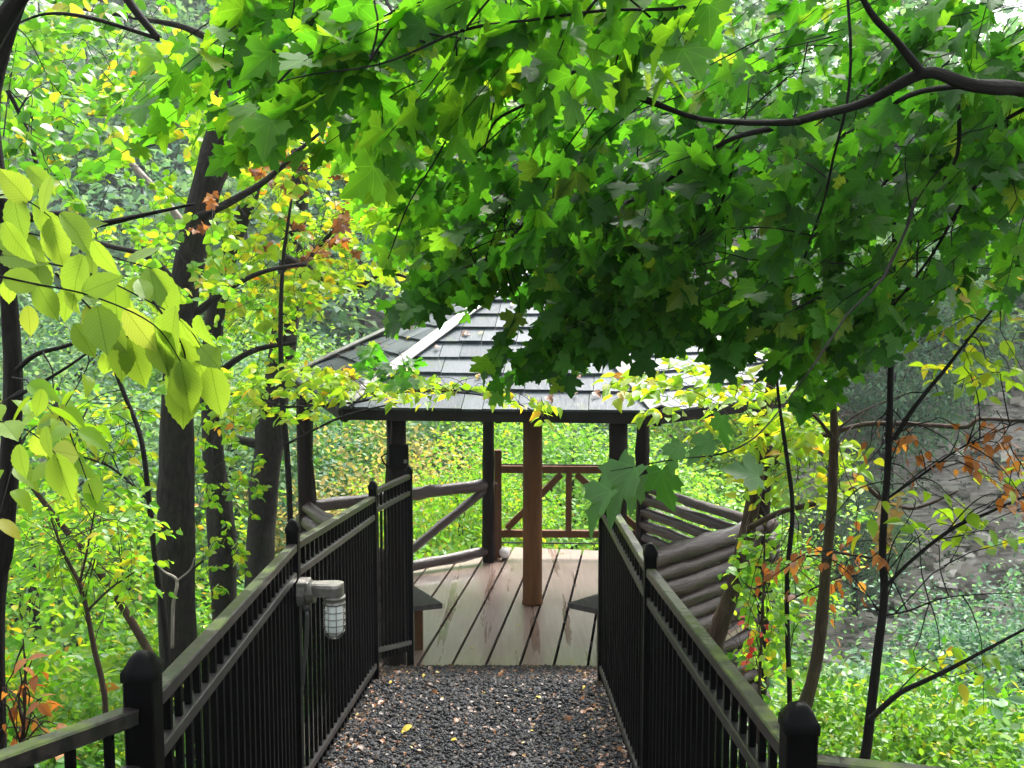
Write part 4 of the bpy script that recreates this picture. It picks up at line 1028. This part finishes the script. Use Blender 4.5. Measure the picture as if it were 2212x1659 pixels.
    for (x, y, dx, dz, s_, yd) in ((1372, 1010, -.8, -1.0, .135, 2.15), (1320, 1060, -.85, -.9, .105, 2.1), (1380, 1030, -.35, -1, .09, 2.2), (1430, 1015, .1, -1, .095, 2.25), (1540, 950, -.7, -.5, .08, 2.3), (1640, 1030, -.95, .35, .085, 2.4), (1560, 900, .1, -1, .08, 2.3), (1470, 960, -.5, -.9, .07, 2.2)):
        lv.append((P(x, y, yd), Vector((dx, U(-.2, .2), dz)), Vector((-.75, -.4, .8)), s_))
    leaf_obj('hanging_leaves', MAPLE, lv, L_MAPLE_D, root)
    # unseen crown added above and to the right, to shade what hangs below
    n = 5800; pos = np.stack([RNG.uniform(1.2, 8, n), RNG.uniform(.6, 8.5, n), RNG.uniform(5.6, 9.5, n)], 1)
    keep = (pos[:, 2] > 3.25 + pos[:, 1] * .29 + .25) & ((pos[:, 0] - 4) ** 2 / 22 + (pos[:, 1] - 4.2) ** 2 / 18 + (pos[:, 2] - 7.2) ** 2 / 9 < 1)
    pos = pos[keep]; n = len(pos)
    leaf_obj('unseen_shade_foliage', MAPLE, (pos, RNG.normal(size=(n, 3)) + np.array([0, 0, -.4]), RNG.normal(size=(n, 3)) * .45 + np.array([0, 0, 1.0]), RNG.uniform(.1, .16, n)), L_MAPLE, root)
maple()

# ------------------------------------------------------------------ shrubs and trees on the slopes (copies of a few grown forms)
def crown_arrays(nc, per, rx, rz, cz, cr, size, seed, flat=.55, lowcut=-1):
    g = np.random.default_rng(seed)
    d = g.normal(size=(nc, 3)); d /= np.linalg.norm(d, axis=1, keepdims=True); d = d[d[:, 2] > lowcut]; nc = len(d)
    rad = g.uniform(.45, 1.0, nc) ** .6
    cen = d * rad[:, None] * np.array([rx, rx, rz]) * (1 + .18 * g.normal(size=(nc, 1))); cen[:, 2] += cz
    off = g.normal(size=(nc, per, 3)) * cr * np.array([1, 1, flat]) * g.uniform(.6, 1.3, (nc, 1, 1))
    pos = (cen[:, None] + off).reshape(-1, 3); M = len(pos)
    out = (off + d[:, None] * cr * .8).reshape(-1, 3)
    tip = out / (np.linalg.norm(out, axis=1, keepdims=True) + 1e-6) + g.normal(size=(M, 3)) * .5 + np.array([0, 0, -.35])
    nrm = np.array([0, 0, 1.0]) + g.normal(size=(M, 3)) * .5
    return cen, (pos, tip, nrm, size * g.uniform(.65, 1.25, M))
def grown(name, leaf_m, bark_m, tpl, nc, per, rx, rz, cz, cr, size, seed, trunk_r, h, stems=1, lowcut=-1):
    root = empty(name, (0, 0, 0)); random.seed(seed)
    cen, arr = crown_arrays(nc, per, rx, rz, cz, cr, size, seed, lowcut=lowcut)
    leaf_obj('crown', tpl, arr, leaf_m, root)
    q = MB()
    if stems == 1:
        tr = [(Vector((0, 0, -.6)), trunk_r * 1.3), (Vector((U(-.1, .1), U(-.1, .1), h * .35)), trunk_r), (Vector((U(-.2, .2), U(-.2, .2), h * .7)), trunk_r * .65), (Vector((0, 0, h)), trunk_r * .2)]
        s_ = smooth_line(tr, 4); q.tube([a for a, b in s_], [b for a, b in s_], 8, .08)
        for k in range(0, len(cen), max(1, len(cen) // 22)):
            c_ = Vector(cen[k]); zb = min(max(c_.z - U(.6, 1.4) * rx * .5, h * .15), h * .85); t = zb / h
            b_ = Vector((0, 0, zb)); q.tube([b_, b_ + (c_ - b_) * .5 + Vector((0, 0, -.05 * rx)), c_], [trunk_r * .35 * (1.1 - t), trunk_r * .2, .008], 5)
        q.build('trunk', bark_m, root, True)
    else:
        for k in range(0, len(cen), max(1, len(cen) // stems)):
            c_ = Vector(cen[k]); b_ = Vector((U(-.15, .15), U(-.15, .15), -.3)); q.tube([b_, b_ + (c_ - b_) * .5 + Vector((0, 0, .12)), c_], [trunk_r, trunk_r * .7, trunk_r * .3], 5, cap=False)
        q.build('stems', bark_m, root, True)
    return root
used = {}
def put(proto, x, y, s, label, cat, group, dz=0.0, z=None):
    o = proto if proto.name not in used else copy_tree(proto)
    used[proto.name] = 1
    o.location = (x, y, (ground(x, y) if z is None else z) + dz); o.scale = (s * U(.9, 1.1), s * U(.9, 1.1), s); o.rotation_euler = (0, 0, U(0, 6.28))
    return tag(o, label, cat, group)
SH_L = grown('shrub', L_LIME2, BARK_RED, SMALL, 120, 75, 1.0, .75, .95, .19, .075, 11, .012, 1, 26)
SH_G = grown('shrub', L_GREEN, BARK_RED, SMALL, 120, 75, 1.0, .7, .9, .19, .07, 12, .012, 1, 26)
SH_Y = grown('shrub', L_LIME, BARK_RED, SMALL, 110, 70, .95, .8, .95, .2, .075, 13, .012, 1, 24)
SH_P = grown('shrub', L_PALE, BARK_RED, SMALL, 120, 75, 1.1, .8, .9, .2, .07, 14, .012, 1, 24)
GL, GR = 'shrubs on the slope left of the path', 'shrubs on the slope right of the path'
words = {SH_L: 'lime green', SH_G: 'fresh green', SH_Y: 'yellow green', SH_P: 'pale bluish green'}
def scatter_shrubs(spots, group, side):
    for (pr, x, y, s, extra) in spots:
        put(pr, x, y, s, f'{words[pr]} small-leaved shrub {extra}', 'shrub', group)
scatter_shrubs([
    (SH_L, -2.3, 3.3, .75, 'nearest outside the left fence'), (SH_G, -3.3, 5.0, 1.1, 'low at the left edge below the orange leaves'), (SH_L, -3.0, 6.4, .8, 'behind the middle of the left fence'),
    (SH_Y, -4.2, 7.0, 1.4, 'under the left edge trunk'), (SH_L, -3.6, 10.2, 1.4, 'just behind the foot of the thick left trunk'), (SH_G, -5.2, 9.6, 1.7, 'between the edge trunk and the thick left trunk'),
    (SH_L, -2.7, 10.9, 1.3, 'just outside the left log wall of the gazebo'), (SH_Y, -4.3, 12.0, 1.6, 'behind the leaning left trunk'), (SH_L, -6.8, 12.5, 2.0, 'far down the left slope, largest there'),
    (SH_G, -2.8, 14.0, 1.8, 'seen beneath the left corner of the roof'), (SH_L, -1.0, 14.6, 1.6, 'below the open log railing'), (SH_L, .8, 15.2, 1.7, 'right behind the brown timber railing'),
    (SH_Y, -5.6, 15.6, 2.2, 'down the left slope beyond the trunks')], GL, 'left')
scatter_shrubs([
    (SH_G, 2.2, 3.2, .8, 'nearest outside the right fence'), (SH_L, 3.1, 4.6, 1.0, 'at the foot of the tall black sapling'), (SH_P, 4.3, 6.4, 1.5, 'low at the right edge'),
    (SH_L, 2.5, 6.6, .8, 'between the right fence and the log wall'), (SH_G, 4.0, 8.6, 1.4, 'down the slope right of the log wall'), (SH_P, 5.9, 9.6, 1.9, 'farther down the right edge'),
    (SH_L, 3.4, 10.8, 1.2, 'behind the corner of the right log wall'), (SH_Y, 5.4, 12.6, 1.7, 'below the grey shale bank'), (SH_P, 8.2, 14.5, 2.4, 'on the valley side at the far right'),
    (SH_G, 3.2, 15.5, 1.9, 'beyond the right end of the timber railing'), (SH_P, 6.4, 18.0, 2.2, 'under the pale ledge of the bank'), (SH_P, 4.9, 12.0, 2.0, 'in the middle of the right slope between two saplings'), (SH_P, 8.8, 22.5, 2.4, 'at the foot of the shale bank'), (SH_G, 12.0, 23.0, 2.2, 'at the foot of the shale bank near the right edge')], GR, 'right')
# reddish seedlings low on the right
px_tree('sapling', 'small seedling with red leaves low beside the right log wall', 'sapling',
    [([(1640, 1500, 7), (1645, 1380, 6), (1650, 1250, 5), (1652, 1150, 3)], 5.6)], BARK_RED,
    [([(1600, 1300), (1680, 1300), (1680, 1500), (1600, 1500)], 7, (5.4, 6.0), ROUND, L_RED, .04, 4, .14, .5, .4),
     ([(1580, 1150), (1720, 1150), (1720, 1500), (1600, 1460)], 22, (5.4, 6.4), ROUND, L_LIME, .05, 7, .22, .4, .4)])
px_tree('sapling', 'low sprig of withered orange leaves at the bottom left corner', 'sapling',
    [([(40, 1720, 7), (50, 1600, 6), (55, 1480, 5), (50, 1380, 3)], 2.8)], BARK_RED,
    [([(0, 1400), (110, 1400), (110, 1620), (0, 1620)], 14, (2.7, 3.1), OVATE, L_RUST, .045, 3, .12, .7, .35),
     ([(120, 1540), (220, 1560), (200, 1640), (110, 1630)], 3, (2.6, 2.8), OVATE, L_RUST, .06, 3, .10, .5, .35)])

# ravine trees
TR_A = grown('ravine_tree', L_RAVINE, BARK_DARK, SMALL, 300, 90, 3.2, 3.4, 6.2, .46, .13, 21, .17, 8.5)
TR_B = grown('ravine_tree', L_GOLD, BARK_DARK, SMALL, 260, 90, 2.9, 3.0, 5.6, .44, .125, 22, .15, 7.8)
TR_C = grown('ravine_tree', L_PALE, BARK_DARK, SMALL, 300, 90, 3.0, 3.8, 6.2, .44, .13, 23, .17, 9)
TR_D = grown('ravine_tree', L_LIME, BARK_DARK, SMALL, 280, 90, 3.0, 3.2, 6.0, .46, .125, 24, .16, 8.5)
GT = 'trees growing in the ravine beyond the gazebo'
for (pr, x, y, s, lb) in [
    (TR_B, -2.6, 21.5, 1.0, 'golden rounded tree seen through the left opening of the gazebo'), (TR_A, 1.2, 20.5, .82, 'bright green tree seen above the brown timber railing'),
    (TR_D, -1.0, 17.8, .62, 'low lime green tree just below the open log railing'), (TR_A, 3.8, 23.0, .95, 'bright green tree behind the right gazebo posts'),
    (TR_C, -6.5, 24.0, 1.15, 'bluish green tree behind the left trunks'), (TR_D, -8.8, 18.5, 1.1, 'lime green tree on the slope behind the left edge trunk'),
    (TR_C, -12.5, 26.0, 1.3, 'bluish green tree at the far left of the ravine'), (TR_A, -4.8, 28.5, 1.2, 'bright green tree beyond the golden one'),
    (TR_C, .6, 28.0, 1.2, 'tall bluish green tree right behind the roof peak'), (TR_D, 5.6, 30.0, 1.0, 'lime green tree on top of the shale bank'),
    (TR_C, 16.0, 24.0, 1.0, 'bluish green tree at the right edge below the bank'), (TR_A, 9.2, 20.0, .5, 'small bright green tree in front of the grey shale'),
    (TR_C, 6.9, 13.6, .62, 'small bluish green tree at the right edge, nearest on that side'), (TR_A, 7.6, 33.6, .6, 'small bright green tree growing from the upper shale bank'), (TR_C, 10.4, 30.5, .45, 'small bluish green tree halfway up the shale bank'), (TR_C, 12.4, 33.5, 1.1, 'bluish green tree above the shale bank at right'), (TR_A, -9.5, 32.0, 1.3, 'bright green tree high on the left of the far slope')]:
    put(pr, x, y, s, lb, 'tree', GT)

# the wooded far slope reads as one mass
def far_woods():
    g = np.random.default_rng(5); P_ = []; T = []; S = []
    q = MB(); random.seed(5); k = 0; tries = 0
    while k < 210 and tries < 4000:
        tries += 1
        x = U(-46, 46); y = U(34, 84)
        if abs(x) > y * .62 + 6: continue
        yb = 27 + (-x * .35 if x < 0 else x * .10)
        if y < yb + 7: continue
        z = ground(x, y, False); h = U(7, 12); rx = U(2.2, 3.8)
        nc = 46; d = g.normal(size=(nc, 3)); d /= np.linalg.norm(d, axis=1, keepdims=True)
        cen = d * g.uniform(.5, 1, (nc, 1)) * np.array([rx, rx, h * .42]) + np.array([x, y, z + h * .62])
        per = 26; off = g.normal(size=(nc, per, 3)) * np.array([.6, .6, .35])
        P_.append((cen[:, None] + off).reshape(-1, 3)); T.append((off + d[:, None] * .4).reshape(-1, 3) + np.array([0, 0, -.25])); S.append(g.uniform(.25, .5, nc * per))
        q.tube([Vector((x, y, z - .5)), Vector((x + U(-.3, .3), y, z + h * .5)), Vector((x, y, z + h * .9))], [.2, .14, .05], 6)
        k += 1
    pos = np.concatenate(P_); tip = np.concatenate(T); s = np.concatenate(S); M = len(pos)
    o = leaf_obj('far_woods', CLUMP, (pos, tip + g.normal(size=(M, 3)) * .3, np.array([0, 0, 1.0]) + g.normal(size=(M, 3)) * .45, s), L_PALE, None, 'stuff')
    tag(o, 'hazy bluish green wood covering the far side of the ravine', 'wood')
    t = q.build('far_trunks', BARK_DARK, o, True)
far_woods()
def shale_rubble():
    g = np.random.default_rng(15); q = MB(); random.seed(15)
    for _ in range(2600):
        x = U(1.5, 21); y = U(25, 38); z = ground(x, y); s_ = U(.08, .38)
        ang = U(0, 3.14); a_ = Vector((math.cos(ang), math.sin(ang), U(-.15, .15))) * s_; b_ = Vector((-math.sin(ang), math.cos(ang), U(-.2, .2))) * s_ * U(.5, 1)
        q.frame_box(Vector((x, y, z + .02)), a_, b_, Vector((U(-.1, .1), U(-.1, .1), 1)) * s_ * U(.12, .4))
    m, n, b = mat('shale_slab', .6)
    isl = n.nodes.new('ShaderNodeNewGeometry').outputs['Random Per Island']; r = ramp(n, [(0, (.12, .10, .085)), (.6, (.32, .29, .25)), (1, (.58, .55, .50))]); n.links.new(isl, r.inputs[0]); n.links.new(r.outputs[0], b.inputs['Base Color'])
    o = q.build('rubble', m); tag(o, 'broken grey shale slabs lying on the far bank', 'rubble', kind='stuff')
shale_rubble()
# undergrowth on the slopes
def undergrowth():
    g = np.random.default_rng(8); n = 270000
    y = 1.5 + 36 * g.random(n) ** 1.1; x = g.uniform(-1, 1, n) * (y * .62 + 2.2)
    ok = (np.abs(x + .16) > 1.12) | (y > 13.4)
    ok &= ~((np.abs(x - .2) < 2.7) & (y > 8.3) & (y < 13.3))
    x = x[ok]; y = y[ok]; n = len(x)
    hh = np.array([max(0, mnoise.noise(Vector((a * .9, b * .9, 4))) + .35) for a, b in zip(x, y)])
    dens = g.random(n) < (.14 + 1.15 * hh) * np.where((y > 24) & (x > 1), .8, 1); x, y, hh = x[dens], y[dens], hh[dens]; n = len(x)
    z = np.array([ground(a, b) for a, b in zip(x, y)]) + g.random(n) * (.12 + .75 * hh)
    tip = g.normal(size=(n, 3)) + np.array([0, 0, -.2]); nr = np.array([0, 0, 1.0]) + g.normal(size=(n, 3)) * .4
    sz = g.uniform(.03, .066, n) * (1 + y * .035)
    o = leaf_obj('undergrowth', SMALL, (np.stack([x, y, z], 1), tip, nr, sz), L_UNDER, None, 'stuff')
    tag(o, 'low leafy undergrowth covering the slopes beside the path', 'undergrowth')
undergrowth()

# ------------------------------------------------------------------ fallen leaves
def fallen(name, pts, tpl, m, label, group, smin, smax, nrm=None):
    proto = None
    for (p, nr, sc) in pts:
        if proto is None:
            a = (np.array([[0, -.5, 0.0]]), np.array([[0, 1.0, 0]]), np.array([[0, 0, 1.0]]), np.array([1.0]))
            me = leaf_mesh(name, tpl, *a); me.materials.append(m); proto = bpy.data.objects.new(name, me); o = proto
        else: o = proto.copy()
        COL.objects.link(o); o.location = p; o.scale = (sc, sc, sc * U(.6, 1.6))
        qn = Vector(nr).to_track_quat('Z', 'Y') @ Matrix.Rotation(U(0, 6.28), 3, 'Z').to_quaternion()
        o.rotation_mode = 'QUATERNION'; o.rotation_quaternion = qn; tag(o, label, 'leaf', group)
random.seed(31)
def on_path(n, smin, smax):
    out = []
    for _ in range(n):
        y = U(4.4, 8.4); x = U(-.9, .6)
        if random.random() < .35: x = random.choice((U(-.95, -.6), U(.35, .6)))
        out.append((Vector((x, y, prof(y) + .034 - .05 * max(0, abs(x + .16) - .6))), (U(-.3, .3), -.15 + U(-.3, .3), 1), U(smin, smax)))
    return out
G_P = 'fallen leaves on the gravel path'
fallen('fallen_leaf', on_path(40, .03, .065), OVATE, L_FALLEN_O, 'orange brown fallen leaf on the dark gravel path', G_P, 0, 0)
fallen('fallen_leaf', on_path(44, .03, .06), OVATE, L_FALLEN_B, 'dull brown fallen leaf on the dark gravel path', G_P, 0, 0)
fallen('fallen_leaf', [(Vector((PZ(876, 1580, .8).x, PZ(876, 1580, .8).y, prof(PZ(876, 1580, .8).y) + .04)), (0, -.2, 1), .085)], OVATE, L_FALLEN_Y, 'large clean yellow fallen leaf on the gravel, the brightest there', G_P, 0, 0)
fallen('fallen_leaf', on_path(9, .03, .05), OVATE, L_FALLEN_Y, 'small yellow fallen leaf on the dark gravel path', G_P, 0, 0)
def on_roof(i, n):
    out = []; A, B = EAVES[i], EAVES[(i + 1) % 6]; ex = (B - A).normalized(); up = APEX - (A + B) / 2; nr = ex.cross(up).normalized()
    if nr.z < 0: nr = -nr
    for _ in range(n):
        t = U(.03, .8) ** 1.3; u = U(.08, .92); p = (A + (B - A) * u) * (1 - t) + APEX * t
        out.append((p + nr * .046, nr + rnd_dir() * .12, U(.04, .07)))
    return out
G_R = 'fallen leaves on the gazebo roof'
fallen('fallen_leaf', on_roof(0, 18) + on_roof(5, 9) + on_roof(1, 8), MAPLE, L_FALLEN_O, 'small orange brown fallen leaf lying on the wet shingles', G_R, 0, 0)
fallen('fallen_leaf', on_roof(0, 12) + on_roof(5, 6) + on_roof(1, 4), OVATE, L_FALLEN_Y, 'small yellow green fallen leaf lying on the wet shingles', G_R, 0, 0)
deck_sp = [(Vector((PZ(x, y, .004).x, PZ(x, y, .004).y, .008)), (0, 0, 1), U(.03, .06)) for x, y in ((945, 1215), (1020, 1400), (1120, 1350), (1215, 1195), (1270, 1200), (1160, 1215), (1235, 1430), (960, 1440))]
fallen('fallen_leaf', deck_sp, OVATE, L_FALLEN_Y, 'small yellow leaf stuck to the wet deck boards', 'fallen leaves on the gazebo deck', 0, 0)
# crumbs of litter along the edges of the gravel
g = np.random.default_rng(77); n = 3600; y = g.uniform(3.8, 8.5, n); x = np.where(g.random(n) < .5, g.normal(-.92, .1, n), g.normal(.62, .1, n)); x = np.where(g.random(n) < .45, g.uniform(-.9, .6, n), x); x = x.clip(-1.05, .72)
z = np.array([prof(a) for a in y]) + .03 - .05 * np.maximum(0, np.abs(x + .16) - .6)
o = leaf_obj('leaf_litter', OVATE, (np.stack([x, y, z], 1), g.normal(size=(n, 3)) * np.array([1, 1, .15]), np.array([0, 0, 1.0]) + g.normal(size=(n, 3)) * .25, g.uniform(.010, .034, n)), L_LITTER, None, 'stuff')
tag(o, 'crumbs of brown leaf litter scattered over the gravel', 'leaf litter')

# ------------------------------------------------------------------ damp air over the ravine
def haze():
    q = MB(); q.frame_box(Vector((0, 60, 22)), Vector((200, 0, 0)), Vector((0, 260, 0)), Vector((0, 0, 40)))
    m = bpy.data.materials.new('damp_air'); m.use_nodes = True; n = m.node_tree; n.nodes.remove(n.nodes['Principled BSDF'])
    v = n.nodes.new('ShaderNodeVolumePrincipled'); v.inputs['Color'].default_value = (.86, .93, 1, 1); v.inputs['Density'].default_value = .0007; v.inputs['Anisotropy'].default_value = .2
    n.links.new(v.outputs[0], n.nodes['Material Output'].inputs['Volume'])
    o = q.build('haze', m); tag(o, kind='stuff')
HAZE = True
if HAZE: haze()
